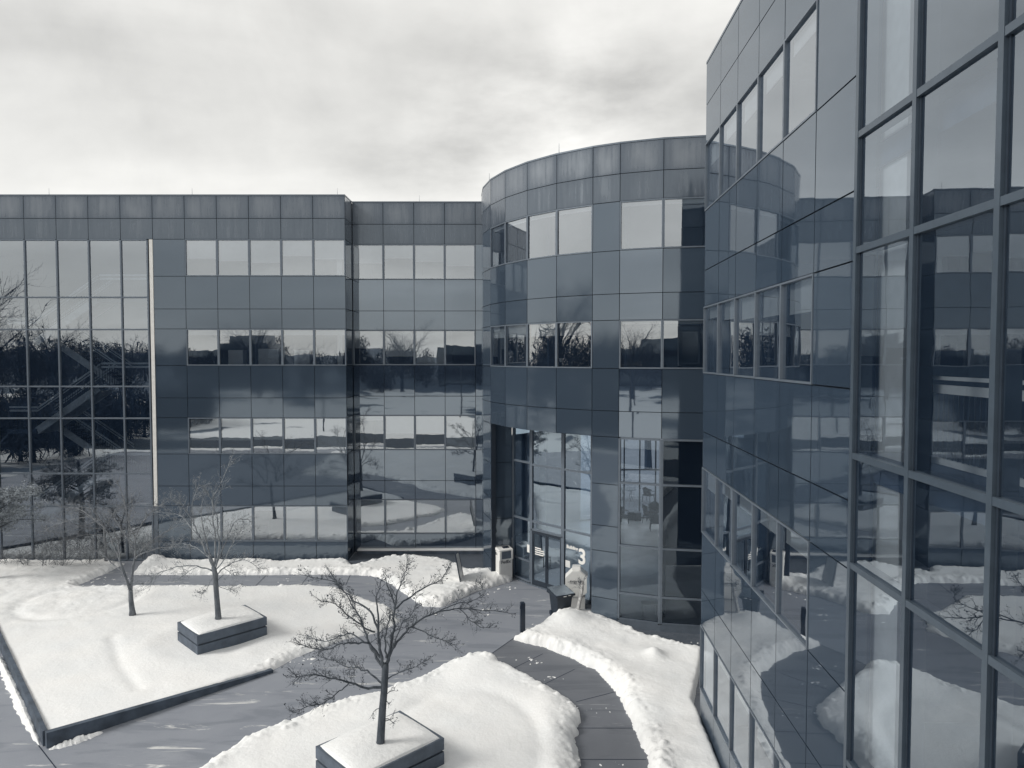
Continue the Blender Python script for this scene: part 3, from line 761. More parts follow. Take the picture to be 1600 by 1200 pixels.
# side wall of the recess and glazed entrance
E0, E1, E2, E3 = Vector((.03, 31.35)), Vector((.82, 30.3)), Vector((2.1, 29.0)), Vector((3.69, 27.4))
cl, bk = MB(), MB()
a = dp(71.2, DR-.04); L = (E0-a).length; fd = Facade((a.x, a.y), tuple((E0-a)/L), (0.2, -1)); 
U = (E0-a)/L; fd.N = Vector((U.y, -U.x, 0))
for z0, z1 in zip([0, .95, 2.7, 3.65, 5.2], [.95, 2.7, 3.65, 5.2, 6.96]): stone(fd, cl, bk, 0, L-.03, z0, z1)
cl.build('recess_cladding', G3, rot); bk.build('recess_wall', M['backing'], rot); cl, bk = MB(), MB()
c_ = dp(31.4, DR-.04); L = (E3-c_).length; U = (E3-c_)/L; fe = Facade(tuple(c_), tuple(U), (-1, 0)); fe.N = Vector((-U.y, U.x, 0))
for z0, z1 in zip([0, .95, 2.7, 3.65, 5.2], [.95, 2.7, 3.65, 5.2, 6.96]): stone(fe, cl, bk, 0, L, z0, z1)
cl.build('recess_cladding', G3, rot); bk.build('recess_wall', M['backing'], rot)
ef, eg = MB(), MB()
def facet(a, b_):
    L = (b_-a).length; U = (b_-a)/L; fz = Facade(tuple(a), tuple(U), (0, -1)); fz.N = Vector((U.y, -U.x, 0)); return fz, L
f1, L1 = facet(E0, E1); f2, L2 = facet(E1, E2); f3, L3 = facet(E2, E3)
curtain(f1, ef, eg, [.04, L1-.04], [.12, 1.0, 2.8, 5.3, 6.93], .08, .02, .12)
curtain(f2, ef, eg, [.04, L2-.04], [2.45, 2.8, 5.25, 6.93], .09, .02, .12)
curtain(f3, ef, eg, [.04, 1.5, L3-.04], [.10, 2.75, 5.25, 6.93], .08, .02, .12)
f2.slab(ef, .0, .085, .02, 2.40, -.02, .12); f2.slab(ef, L2-.085, L2, .02, 2.40, -.02, .12)
for fz, L in ((f1, L1), (f2, L2), (f3, L3)): fz.slab(ef, 0, L, -.05, .055, -.05 if fz is f2 else -.04, .15)
ew = ef.build('entrance_window', M['frame'], rot); eg.build('pane', M['glass_entrance'], ew)
for a0, a1, side in ((.09, L2/2-.006, 1), (L2/2+.006, L2-.09, 0)):
    d_ = MB(); 
    for s_ in ((a0, a0+.07, .07, 2.38), (a1-.07, a1, .07, 2.38), (a0+.07, a1-.07, .07, .28), (a0+.07, a1-.07, 2.28, 2.38)): f2.slab(d_, *s_, .0, .05)
    do = d_.build('door', M['frame_dark'], rot)
    d_ = MB(); f2.slab(d_, a0+.07, a1-.07, .28, 2.28, .02, .021); d_.f = d_.f[:1]; d_.uv = d_.uv[:1]; d_.m = d_.m[:1]; d_.build('pane', M['glass_entrance'], do)
    uh = a1-.10 if side else a0+.10
    d_ = MB(); d_.bar(f2.p(uh, .95, -.07), f2.p(uh, 1.45, -.07), .03); d_.bar(f2.p(uh, 1.0, .0), f2.p(uh, 1.0, -.07), .025); d_.bar(f2.p(uh, 1.4, .0), f2.p(uh, 1.4, -.07), .025)
    d_.build('handle', M['ink'], do)
    if side:
        for r in range(4):
            d_ = MB(); f2.slab(d_, a0+.14, a1-.12-(.2 if r == 0 else .03*(r % 2)), 1.66-.09*r, 1.71-.09*r, .012, .015); d_.build('door_lettering', M['letter_white'], do)
# notices on the entrance glass
d_ = MB(); f1.slab(d_, L1-.30, L1-.10, 1.38, 1.72, .02, .024); d_.build('paper_notice', M['letter_white'], rot)
d_ = MB(); f3.slab(d_, .13, .38, 1.22, 1.50, .02, .024); no = d_.build('paper_notice', M['box_grey'], rot)
def text(s, size, fac, u, z, d, mat_, parent, extr=.006, name='lettering', bold=.0, squeeze=1):
    cu = bpy.data.curves.new(name, 'FONT'); cu.body = s; cu.size = size; cu.extrude = extr; cu.offset = bold; cu.space_character = squeeze
    tmp = bpy.data.objects.new('tmp', cu); C.objects.link(tmp)
    dg = bpy.context.evaluated_depsgraph_get(); me = bpy.data.meshes.new_from_object(tmp.evaluated_get(dg)); bpy.data.objects.remove(tmp)
    Xa, Za = fac.U, Vector((0, 0, 1)); Na = fac.N; o_ = fac.p(u, z, d)
    off = parent_loc(parent)
    Mx = Matrix(((Xa.x, 0, Na.x, o_.x-off.x), (Xa.y, 0, Na.y, o_.y-off.y), (0, 1, 0, o_.z-off.z), (0, 0, 0, 1)))
    me.transform(Mx); me.materials.clear(); me.materials.append(M[mat_]); me.name = name
    ob = bpy.data.objects.new(name, me); C.objects.link(ob); ob.parent = parent; return ob
text('Building', .19, f3, .19, 2.02, .02, 'letter_white', rot, bold=.006)
text('3', .86, f3, .80, 1.52, .02, 'letter_white', rot, bold=.022)
# round tactile plate on the side wall
q = MB(); cc = fd.p(.42, 1.55, -.01)
pts = [fd.p(.42+.1*math.cos(a_*math.pi/8), 1.62+.1*math.sin(a_*math.pi/8), -.012) for a_ in range(16)]; q.poly(pts); q.build('wall_plate', M['frame'], rot)

# ---- the building on the right
Uy = Vector((-50/F, -1.0)).normalized(); NR = Vector((Uy.y, -Uy.x))   # u runs towards the camera
RX, RY = 5.075, 18.78
right = thing('glass_office_building', 'near building on the right with dark stone panels and a tall mullioned glass wall', 'building', (8, 4, 0))
fR = Facade((RX, RY), tuple(Uy), (-1, 0)); fR.N = Vector((Uy.y, -Uy.x, 0))
if fR.N.x > 0: fR.N = -fR.N
cl, bk = MB(), MB()
RB = [[1, .2, .2, .3, .2], [.3, .2, .2, .2, .2], [.15, .22, .26, .28, .30], [.3, .2, .25, .2, .15]]
for i in range(6):
    for r in range(len(ROWS)-1):
        z0, z1 = ROWS[r], ROWS[r+1]
        if i < 5 and any(abs(z0-q) < .01 for q in WB):
            kk = [q for q in range(4) if abs(z0-WB[q]) < .01][0]; window(fR, right, i*PW, (i+1)*PW, z0, z1, RB[kk][i], wf=.035)
        else: stone(fR, cl, bk, i*PW, (i+1)*PW, z0, z1, tilt=.0015)
NR_ = 9
for i in range(6, 6+NR_):
    for z0, z1 in ((16.43, 17.5),): stone(fR, cl, bk, i*PW, (i+1)*PW, z0, z1)
for i in range(6+NR_, 12+NR_):
    for r in range(len(ROWS)-1): stone(fR, cl, bk, i*PW, (i+1)*PW, ROWS[r], ROWS[r+1])
fN = Facade((RX, RY), (1, 0.0), (0, 1))
for i in range(8):
    for r in range(len(ROWS)-1):
        z0, z1 = ROWS[r], ROWS[r+1]
        fN.slab(cl, i*PW+(.045 if i == 0 else GAP), (i+1)*PW-GAP, z0+GAP, z1-GAP, 0, .035, .0018, True, 1 if z1 > 17 else (2 if z1 > 16 else 0))
fN.slab(bk, .23, 8*PW, .001, 17.499, .0352, .22)
cl.build('stone_cladding', G3N, right); bk.build('wall', M['backing'], right)
cf, cg = MB(), MB()
curtain(fR, cf, cg, [6*PW+.04]+[(6+i)*PW for i in range(1, NR_+1)], [.05, 2.78, 4.3, 7.05, 8.55, 11.32, 12.85, 15.5, 16.40], .085, .05, .20, .0, .0012)
frm = cf.build('curtain_window', M['mullion'], right); cg.build('pane', M['glass_curtain'], frm)
# dark gaskets beside the mullions
gk = MB()
for i in range(0, NR_):
    u = (6+i)*PW+(.045 if i else .085)
    fR.slab(gk, u, u+.035, .1, 16.35, -.012, .012)
gk.build('gasket', M['frame_dark'], frm)
q = MB(); fR.slab(q, -.005, (12+NR_)*PW, 17.5, 17.56, -.01, .24); q.build('coping', M['frame'], right)
def rp(u, d, z=0): return fR.p(u, z, d)
q = MB(); c4 = [rp(0.24, .24), rp(21*PW, .24), rp(21*PW, 12), rp(.24, 12)]
q.prism([(p.x, p.y) for p in reversed(c4)], 17.0, 17.2); q.build('roof', M['roofing'], right)
q = MB()
c4 = [rp(0.24, .26), rp(21*PW, .26), rp(21*PW, 7), rp(.24, 7)]
for z in (.02, 4.25, 8.5, 12.75): q.prism([(p.x, p.y) for p in reversed(c4)], z-(.32 if z > 1 else .04), z)
q.build('floor_slab', M['interior_floor'], right)
q = MB()
a, b_ = rp(.3, 6.5), rp(21*PW, 6.5); q.quad((a.x, a.y, 0), (b_.x, b_.y, 0), (b_.x, b_.y, 17), (a.x, a.y, 17))
for u in (5.22*PW, .2): a, b_ = rp(u, .3), rp(u, 6.4); q.bar((a.x, a.y, 8.5), (b_.x, b_.y, 8.5), .1, 16.8)
q.build('partition', M['interior_wall'], right)
q = MB()
q.box((5.06, 9.32, 8.45), (.1, .36, 8.4), R(-2.6)); q.build('interior_column', M['white_trim'], right)
# inner balcony rails
q = MB(); qb = MB()
for zf in (8.5,):
    for u0, u1 in ((5.4*PW, 11*PW),):
        a, b_ = rp(u0, .85, zf+1.12), rp(u1, .85, zf+1.12); q.bar(a, b_, .05, .045)
        a, b_ = rp(u0, .85, zf+.98), rp(u1, .85, zf+.98); q.bar(a, b_, .04, .11)
        for i in range(int((u1-u0)/.11)): c_ = rp(u0+i*.11, .85, zf+.08); qb.bar(c_, c_+Vector((0, 0, .86)), .014)
        a, b_ = rp(u0, .85, zf+.06), rp(u1, .85, zf+.06); q.bar(a, b_, .05, .08)
ra = q.build('handrail', M['white_trim'], right); qb.build('baluster', M['frame_dark'], ra)
# ceiling strips upstairs
q = MB()
for zf in (12.35, 16.9):
    a, b_ = rp(5.2*PW, 2.4, zf), rp(13*PW, 2.4, zf); q.bar(a, b_, .25, .08)
q.build('ceiling_strip', M['interior_light'], right)

# ------------------------------------------------------------------ planters and trees
def planter(name, L_, F_, R_, B_, z0, z1, label):
    c = (L_+F_+R_+B_)/4; root = thing(name, label, 'planter', (c.x, c.y, 0), 'stone tree planters in the snow')
    def ring(f, a, b_, out=0):
        mb = MB(); P = []
        for v in (L_, F_, R_, B_): d = (v-c); P.append(c+d*(1+out/d.length))
        mb.prism([(p.x, p.y) for p in P], a, b_); return mb
    ring(0, z0-.5, z0+(z1-z0)*.52).build('lower_course', M['planter'], root, bevel=.015)
    ring(0, z0+(z1-z0)*.52+.001, z0+(z1-z0)*.60, -.05).build('groove', M['frame_dark'], root)
    ring(0, z0+(z1-z0)*.60+.001, z1, 0.0).build('upper_course', M['planter'], root, bevel=.015)
    # snow heaped inside the rim
    n = 26; mb = MB(); G = []
    for j in range(n+1):
        row = []
        for i in range(n+1):
            u, v = i/n, j/n
            p = (L_*(1-u)+F_*u)*(1-v)+(B_*(1-u)+R_*u)*v
            e = min(u, 1-u, v, 1-v); p = c+(p-c)*.988
            w4 = u*(1-u)*v*(1-v); h_ = z1+.10*(1-math.exp(-w4*70))+.07*w4*16*(.5+.5*math.sin(u*4+v*3))+.008*random.random()*(e > .02) - (.05 if e == 0 else 0)
            row.append((p.x, p.y, h_))
        G.append(row)
    for j in range(n):
        for i in range(n): mb.quad(G[j][i], G[j][i+1], G[j+1][i+1], G[j+1][i])
    o = mb.build('snow_cover', M['snow'], root, smooth=True)
    return root
def xy(v): return Vector((v.x, v.y))
L_, B_, R_ = xy(at(493, 1166, .85)), xy(at(625, 1110, .85)), xy(at(694, 1153, .85)); F_ = L_+R_-B_
planter('tree_planter', L_, F_, R_, B_, .15, .85, 'grey two course stone planter full of snow, nearest, at the bottom of the photo')
L2_, F2_, R2_ = xy(at(277, 972, .86)), xy(at(308, 994, .86)), xy(at(417, 964, .86)); B2_ = L2_+R2_-F2_
planter('tree_planter', L2_, F2_, R2_, B2_, .15, .86, 'grey two course stone planter full of snow, on the far lawn to the left')

def twigs(mb, p, d, length, r, depth, rr, spread=.6, n=5, up=.15, nodes=None):
    # a bent shoot with shorter shoots of its own
    pts = [p.copy()]; rad = [r]; seg = 4 if depth else 3
    dd = d.normalized()
    for i in range(seg):
        dd = (dd+Vector((rr.gauss(0, .16), rr.gauss(0, .16), rr.gauss(up*.5, .14)))).normalized()
        pts.append(pts[-1]+dd*(length/seg)); rad.append(r*(1-(i+1)/seg*.7))
    mb.tube(pts, rad, 4 if r > .012 else 3, False)
    if nodes is not None and depth == 0: nodes.append(pts[-1])
    if depth > 0:
        for k_ in range(n):
            t_ = rr.uniform(.2, 1)*seg; i = min(int(t_), seg-1); q = pts[i].lerp(pts[i+1], t_-i)
            base = (pts[i+1]-pts[i]).normalized(); v = Vector((rr.gauss(0, 1), rr.gauss(0, 1), rr.gauss(.1, .8))); v = (v-base*v.dot(base))
            if v.length < .01: continue
            nd = (base*.7+v.normalized()*spread*1.2)
            twigs(mb, q, nd, length*rr.uniform(.35, .62), max(r*.55, .0045), depth-1, rr, spread, max(3, n-1), up, nodes)
def limb(mb, pts, r0, r1, rr, tw=14, tl=.5, depth=1, nodes=None, tn=4, n=7, start=.25):
    # smooth the polyline
    P = []
    for i in range(len(pts)-1):
        p0 = pts[max(i-1, 0)]; p1 = pts[i]; p2 = pts[i+1]; p3 = pts[min(i+2, len(pts)-1)]
        for k_ in range(4):
            t_ = k_/4
            P.append(.5*((2*p1)+(-p0+p2)*t_+(2*p0-5*p1+4*p2-p3)*t_*t_+(-p0+3*p1-3*p2+p3)*t_**3))
    P.append(pts[-1]); m_ = len(P)
    P = [q+Vector((rr.gauss(0, .012), rr.gauss(0, .012), rr.gauss(0, .012))) if 0 < i else q for i, q in enumerate(P)]
    rad = [r0+(r1-r0)*(i/(m_-1))**.8 for i in range(m_)]
    mb.tube(P, rad, n, True)
    for k_ in range(tw):
        t_ = (start+(1-start)*rr.random())*(m_-1); i = min(int(t_), m_-2); q = P[i].lerp(P[i+1], t_-i); base = (P[i+1]-P[i]).normalized()
        v = Vector((rr.gauss(0, 1), rr.gauss(0, 1), rr.gauss(.15, .8))); v = v-base*v.dot(base)
        if v.length < .01: continue
        twigs(mb, q, base*.8+v.normalized()*.8, tl*rr.uniform(.5, 1.15), max(.0068, rad[i]*.35), depth, rr, nodes=nodes, n=tn)
    if depth: twigs(mb, P[-1], P[-1]-P[-2], tl*.8, r1, 1, rr, nodes=nodes)
    return P
def buds(mb, nodes, rr, size=.016, frac=.8):
    for p in nodes:
        if rr.random() > frac: continue
        s = size*rr.uniform(.6, 1.5)
        for k_ in range(rr.choice((1, 2, 3))):
            q = p+Vector((rr.gauss(0, .02), rr.gauss(0, .02), rr.gauss(0, .02)))
            v = [q+Vector((rr.gauss(0, s), rr.gauss(0, s), rr.gauss(0, s))) for _ in range(4)]
            i = len(mb.v); mb.v += [tuple(x) for x in v]
            for f in ((0, 1, 2), (0, 2, 3), (0, 3, 1), (1, 3, 2)): mb.f.append(tuple(i+j for j in f)); mb.uv.append(((0, 0),)*3); mb.m.append(0)

# tree in the near planter: limb paths measured on the photo, each with a depth of its own
def pathpx(pts, Y0, dY, cx, cy, sc):
    n = len(pts); out = []
    for i, (x, y) in enumerate(pts): out.append(atY(cx+x/sc, cy+y/sc, Y0+dY*(i/(n-1))**1.2))
    return out
rrA = random.Random(5)
baseA = at(594.5, 1161, .95); YA = baseA.y
tA = thing('bare_tree', 'bare spreading tree in the near planter, nearest of the leafless trees', 'tree', (baseA.x, YA, .8))
tb = MB(); A_ = lambda pts, dy=0, y0=0: pathpx(pts, YA+y0, dy, 400, 830, 3.2425)
trunk = A_([(628, 1105), (631, 1060), (641, 900), (650, 800), (655, 700), (656, 670)])
tb.tube(trunk, [.125, .095, .085, .08, .078, .07], 10)
tb.build('trunk', M['bark_dark'], tA, smooth=True)
cb = MB(); nd = []
def LA(pts, dy, r0, r1=.012, tw=16, tl=.45, depth=1, start=.25, y0=0): return limb(cb, A_(pts, dy, y0), r0*.88, r1*.8, rrA, int(tw*1.6), tl*.70, depth, nd, start=start)
LA([(656, 700), (672, 640), (688, 560), (696, 480), (702, 400), (690, 330), (655, 260)], .3, .055, .012, 16)
LA([(700, 395), (760, 345), (860, 285), (940, 240), (975, 175)], .5, .03, .009, 16, .4)
LA([(702, 400), (718, 310), (745, 240), (770, 165)], -.5, .026, .009, 14, .38)
LA([(652, 690), (630, 620), (622, 520), (618, 420), (610, 340), (640, 240)], -.5, .052, .01, 14)
LA([(620, 500), (575, 405), (500, 350), (440, 300), (380, 252), (250, 225)], .6, .032, .009, 20, .4)
LA([(652, 700), (600, 620), (570, 560), (545, 490), (505, 400), (460, 330), (375, 210)], 1.0, .045, .01, 22, .42)
LA([(600, 510), (545, 490), (470, 430), (400, 370), (320, 350)], -.8, .026, .008, 20, .4)
LA([(630, 640), (575, 570), (500, 565), (430, 572), (330, 600), (220, 575)], -.7, .035, .009, 26, .42)
LA([(545, 560), (480, 520), (420, 530), (350, 560), (250, 530)], .8, .022, .008, 18, .36)
LA([(668, 650), (700, 580), (760, 510), (830, 450), (930, 405), (1030, 392), (1150, 402), (1285, 412)], 1.2, .042, .008, 30, .42)
LA([(930, 404), (1010, 368), (1090, 355), (1145, 320), (1140, 260)], .7, .018, .006, 14, .34, y0=.8)
LA([(1030, 392), (1080, 440), (1130, 480), (1190, 490)], -.2, .016, .006, 12, .3, y0=1.0)
LA([(790, 485), (860, 515), (950, 555), (1010, 575)], -.6, .02, .007, 14, .34, y0=.4)
LA([(650, 790), (570, 792), (480, 770), (400, 748), (300, 730), (200, 735)], -.9, .042, .009, 28, .42)
LA([(640, 780), (600, 730), (520, 695), (470, 690), (400, 655), (340, 640)], .8, .03, .008, 22, .4)
LA([(470, 770), (420, 815), (340, 870), (270, 885), (200, 920)], -.6, .02, .007, 20, .36, y0=-.4)
LA([(665, 750), (730, 715), (800, 690), (860, 655)], -.5, .02, .007, 14, .32)
LA([(660, 640), (655, 560), (668, 480), (690, 420), (740, 440)], -.9, .028, .008, 14, .36)
LA([(690, 600), (740, 470), (790, 420), (810, 360)], -.6, .02, .007, 12, .34)
for pts in ([(642, 890), (600, 905), (590, 940)], [(648, 960), (690, 950), (700, 910)], [(650, 950), (690, 965), (705, 975)], [(650, 830), (700, 800), (690, 790)], [(655, 860), (680, 880)]):
    limb(cb, A_(pts, -.15), .012, .004, rrA, 5, .14, 0, nd)
buds(cb, nd, rrA, .010, .7)
cb.build('crown', M['bark_dark'], tA)

rrB = random.Random(15)
baseB = at(341, 968, .95); YB = baseB.y
tB = thing('bare_tree', 'bare upright tree in the planter on the far lawn', 'tree', (baseB.x, YB, .8))
B__ = lambda pts, dy=0, y0=0: pathpx(pts, YB+y0, dy, 0, 700, 4)
tb = MB(); tb.tube(B__([(1362, 1085), (1364, 1050), (1356, 950), (1349, 860), (1345, 790), (1335, 740)]), [.125, .10, .088, .085, .085, .075], 10); tb.build('trunk', M['bark_mid'], tB, smooth=True)
cb = MB(); nd = []
def LB(pts, dy, r0, r1=.012, tw=18, tl=.5, depth=1, y0=0): return limb(cb, B__(pts, dy, y0), r0*.8, r1*.75, rrB, int(tw*1.3), tl, depth, nd)
LB([(1335, 750), (1290, 650), (1250, 560), (1215, 470), (1200, 370), (1235, 240)], -.6, .05)
LB([(1335, 745), (1300, 620), (1270, 500), (1255, 400), (1270, 310)], .8, .045)
LB([(1340, 745), (1350, 620), (1335, 480), (1330, 330), (1380, 220), (1440, 80)], .2, .05, .01, 26)
LB([(1345, 750), (1370, 640), (1360, 520), (1350, 420), (1310, 300), (1290, 270)], -.7, .04)
LB([(1345, 745), (1390, 640), (1430, 540), (1480, 450), (1560, 450)], .6, .04)
LB([(1350, 760), (1400, 700), (1450, 600), (1500, 520)], -.5, .03)
LB([(1250, 560), (1180, 480), (1120, 420), (1010, 400)], .7, .028, .008, 20)
LB([(1215, 470), (1150, 380), (1120, 330)], -.5, .02, .008, 14)
LB([(1330, 770), (1230, 738), (1100, 745), (980, 790), (880, 860)], -.8, .035, .008, 26, .45)
LB([(1240, 740), (1180, 770), (1100, 830)], .5, .018, .007, 14, .4)
LB([(1360, 790), (1430, 730), (1530, 700), (1620, 760)], .6, .03, .008, 22, .42)
LB([(1400, 750), (1450, 790), (1480, 800)], -.4, .016, .007, 12, .36)
LB([(1335, 800), (1290, 880), (1260, 920)], -.4, .014, .006, 10, .3)
LB([(1360, 860), (1410, 880), (1460, 890)], .3, .014, .006, 10, .3)
LB([(1300, 680), (1220, 620), (1150, 600), (1070, 610)], 1.0, .026, .008, 22, .45)
buds(cb, nd, rrB, .010, .9)
cb.build('crown', M['bark_twig'], tB)

rrC = random.Random(25)
baseC = at(207, 957, .35); YC = baseC.y
tC = thing('bare_tree', 'pale bare tree with a forked stem rising straight out of the snowy lawn', 'tree', (baseC.x, YC, .2))
C__ = lambda pts, dy=0, y0=0: pathpx(pts, YC+y0, dy, 0, 700, 4)
tb = MB(); tb.tube(C__([(828, 1045), (826, 1015), (818, 950), (816, 890)]), [.13, .10, .085, .075], 9)
tb.tube(C__([(816, 895), (795, 830), (772, 770), (748, 700)], -.3), [.06, .05, .045, .035], 7); tb.tube(C__([(818, 895), (824, 820), (832, 740), (845, 680)], .3), [.06, .052, .045, .04], 7)
tb.build('trunk', M['bark_mid'], tC, smooth=True)
cb = MB(); nd = []
def LC(pts, dy, r0, r1=.009, tw=24, tl=.55, depth=1, y0=0): return limb(cb, C__(pts, dy, y0), r0, r1, rrC, int(tw*1.25), tl, depth, nd)
LC([(748, 700), (720, 640), (690, 560), (650, 500), (570, 430), (500, 385), (400, 370)], .8, .035)
LC([(748, 700), (740, 600), (700, 500), (640, 450), (540, 480), (440, 510)], -.9, .03)
LC([(770, 770), (700, 720), (640, 660), (560, 640)], .6, .022)
LC([(845, 680), (840, 550), (800, 450), (780, 350), (740, 220)], .3, .035, .008, 26)
LC([(845, 680), (850, 560), (900, 450), (960, 390), (1020, 350)], -.6, .03, .008, 26)
LC([(845, 690), (900, 620), (980, 560), (1080, 500), (1160, 480)], .8, .03, .008, 26)
LC([(850, 680), (940, 640), (1030, 620), (1130, 620)], -.8, .024, .008, 24)
LC([(835, 600), (780, 540), (720, 450), (690, 400)], 1.0, .022, .008, 22)
LC([(840, 640), (800, 560), (810, 430), (830, 350)], -1.0, .022, .008, 22)
LC([(560, 430), (450, 450), (350, 480), (280, 520)], .8, .018, .007, 20, y0=.8)
buds(cb, nd, rrC, .009, .4)
cb.build('crown', M['bark_pale'], tC)

# twiggy shrubs along the foot of the wing
def shrub(px, py, hgt, wid, n, seed, label, mat_='bark_pale'):
    rr = random.Random(seed); c = at(px, py, .1)
    root = thing('bare_shrub', label, 'shrub', (c.x, c.y, 0), 'leafless shrubs along the foot of the stair glazing')
    mb = MB()
    for k_ in range(n):
        a = rr.random()*6.28; sp = rr.random()*wid
        d = Vector((math.cos(a)*sp, math.sin(a)*sp*.6, hgt)); 
        twigs(mb, Vector((c.x+rr.gauss(0, .12), c.y+rr.gauss(0, .1), 0)), d, hgt*rr.uniform(.6, 1.1), .011, 2, rr, .8, 5, .05)
    mb.build('stems', M[mat_], root)
for i, (px, py, h_, w_, n_, lb) in enumerate(((8, 885, 1.1, 1.0, 9, 'leafless shrub at the left edge below the stair glazing'), (38, 886, 1.3, .9, 9, 'low leafless shrub just right of the one at the left edge'), (68, 886, 1.6, 1.0, 10, 'leafless shrub below the second pane of the stair glazing'),
        (98, 887, 2.0, 1.5, 14, 'big pale leafless shrub left of the forked tree'), (140, 883, 1.6, 1.6, 12, 'wide leafless shrub just behind the forked tree, on its left'), (222, 872, 1.5, 1.0, 10, 'leafless shrub at the corner of the stair glazing behind the forked tree'))):
    shrub(px, py, h_, w_, n_, 100+i, lb)
# an arching bare tree behind them
rrD = random.Random(33); bD = at(165, 880, .1)
tD = thing('bare_tree', 'arching pale bare tree close to the stair glazing, left of the forked tree', 'tree', (bD.x, bD.y, 0))
D__ = lambda pts, dy=0: pathpx(pts, bD.y, dy, 0, 700, 4)
tb = MB(); tb.tube(D__([(665, 735), (660, 640), (650, 500)]), [.08, .06, .05], 7); tb.build('trunk', M['bark_pale'], tD, smooth=True)
cb = MB(); nd = []
for pts, dy in (([(650, 510), (600, 460), (540, 420), (460, 390), (380, 400)], -.5), ([(650, 500), (590, 400), (520, 370), (420, 350)], .5), ([(640, 500), (540, 500), (450, 470)], -.9), ([(655, 560), (560, 540), (440, 570), (340, 600)], .2), ([(655, 520), (700, 420), (740, 380), (800, 350)], .4), ([(655, 600), (740, 560), (860, 520)], -.4)):
    limb(cb, D__(pts, dy), .03, .009, rrD, 26, .55, 1, nd)
cb.build('crown', M['bark_pale'], tD)
# frosted evergreen at the left edge
rrE = random.Random(44)
cE = atY(-26, 785, 30.5)
ev = thing('evergreen_tree', 'frost-pale evergreen tree reaching in at the left edge', 'tree', (cE.x, cE.y, 0))
tb = MB(); tb.tube([(cE.x, cE.y, -.1), (cE.x+.1, cE.y, 2), (cE.x, cE.y+.1, 4.4)], [.16, .12, .05], 8)
br = []
for k_ in range(26):
    a = rrE.random()*6.28; z = rrE.uniform(2.5, 4.2); L = rrE.uniform(1.3, 2.45); e = Vector((cE.x+math.cos(a)*L, cE.y+math.sin(a)*L*.8, z+rrE.uniform(-.1, .45)))
    tb.tube([(cE.x, cE.y, z-.5), ((cE.x+e.x)/2, (cE.y+e.y)/2, z+.05), tuple(e)], [.035, .02, .008], 5); br.append((Vector((cE.x, cE.y, z-.5)), e))
tb.build('trunk', M['bark_dark'], ev)
lf_ = MB()
for s_, e in br:
    for c_ in range(40):
        t_ = rrE.uniform(.35, 1.03); q0 = s_.lerp(e, t_)+Vector((rrE.gauss(0, .17), rrE.gauss(0, .17), rrE.gauss(.12, .13)))
        for l_ in range(18):
            q_ = q0+Vector((rrE.gauss(0, .07), rrE.gauss(0, .07), rrE.gauss(0, .05))); s1 = .045*rrE.uniform(.6, 1.4)
            d1 = Vector((rrE.gauss(0, 1), rrE.gauss(0, 1), rrE.gauss(0, .7))).normalized(); d2 = d1.cross(Vector((rrE.gauss(0, 1), rrE.gauss(0, 1), rrE.gauss(0, 1)))).normalized()
            lf_.quad(q_-d1*s1, q_-d2*s1*.4, q_+d1*s1, q_+d2*s1*.4)
lf_.build('crown', M['leaf'], ev)

# ------------------------------------------------------------------ things by the entrance
# parcel drop box
c = at(785.5, 906); rz = R(27)
root = thing('drop_box', 'white parcel drop box with a grey slot, standing in snow left of the entrance doors', 'drop box', (0, 0, 0))
w2, d2 = .33, .31
q = MB(); q.box((0, 0, .68), (w2, d2, .68)); 
bo = q.build('body', M['box_white'], root, bevel=.02)
q = MB(); P8 = [(-w2-.02, -d2-.05, 1.33), (w2+.02, -d2-.05, 1.33), (w2+.02, d2+.02, 1.33), (-w2-.02, d2+.02, 1.33), (-w2-.02, -d2-.05, 1.40), (w2+.02, -d2-.05, 1.40), (w2+.02, d2+.02, 1.52), (-w2-.02, d2+.02, 1.52)]
q.hexa(P8); q.build('lid', M['box_white'], root, bevel=.03)
q = MB(); q.box((-.28, -d2-.035, 1.15), (.05, .04, .19)); q.box((.29, -d2-.035, 1.15), (.04, .04, .19)); q.build('hood', M['box_white'], root, bevel=.01)
q = MB(); q.box((.01, -d2-.012, 1.16), (.235, .02, .16)); q.build('slot_door', M['slot_grey'], root)
q = MB(); q.box((0, -d2-.004, .5), (.27, .006, .42)); q.build('front_panel', M['box_grey'], root)
q = MB(); q.hexa([(-.06, -.2, 1.425), (.24, -.2, 1.425), (.24, .0, 1.466), (-.06, .0, 1.466), (-.06, -.2, 1.432), (.24, -.2, 1.432), (.24, .0, 1.473), (-.06, .0, 1.473)]); q.build('top_label', M['ink'], root)
ff = Facade((-w2, -d2-.012), (1, 0), (0, -1)); text('FedEx', .19, ff, .10, .80, 0, 'ink', root, .002, bold=.004)
fl = Facade((-w2-.003, d2), (0, -1), (-1, 0)); text('FedEx', .15, fl, .08, 1.15, 0, 'ink', root, .002, bold=.003)
root.location = (c.x, c.y+.1, .0); root.rotation_euler = (0, 0, rz)
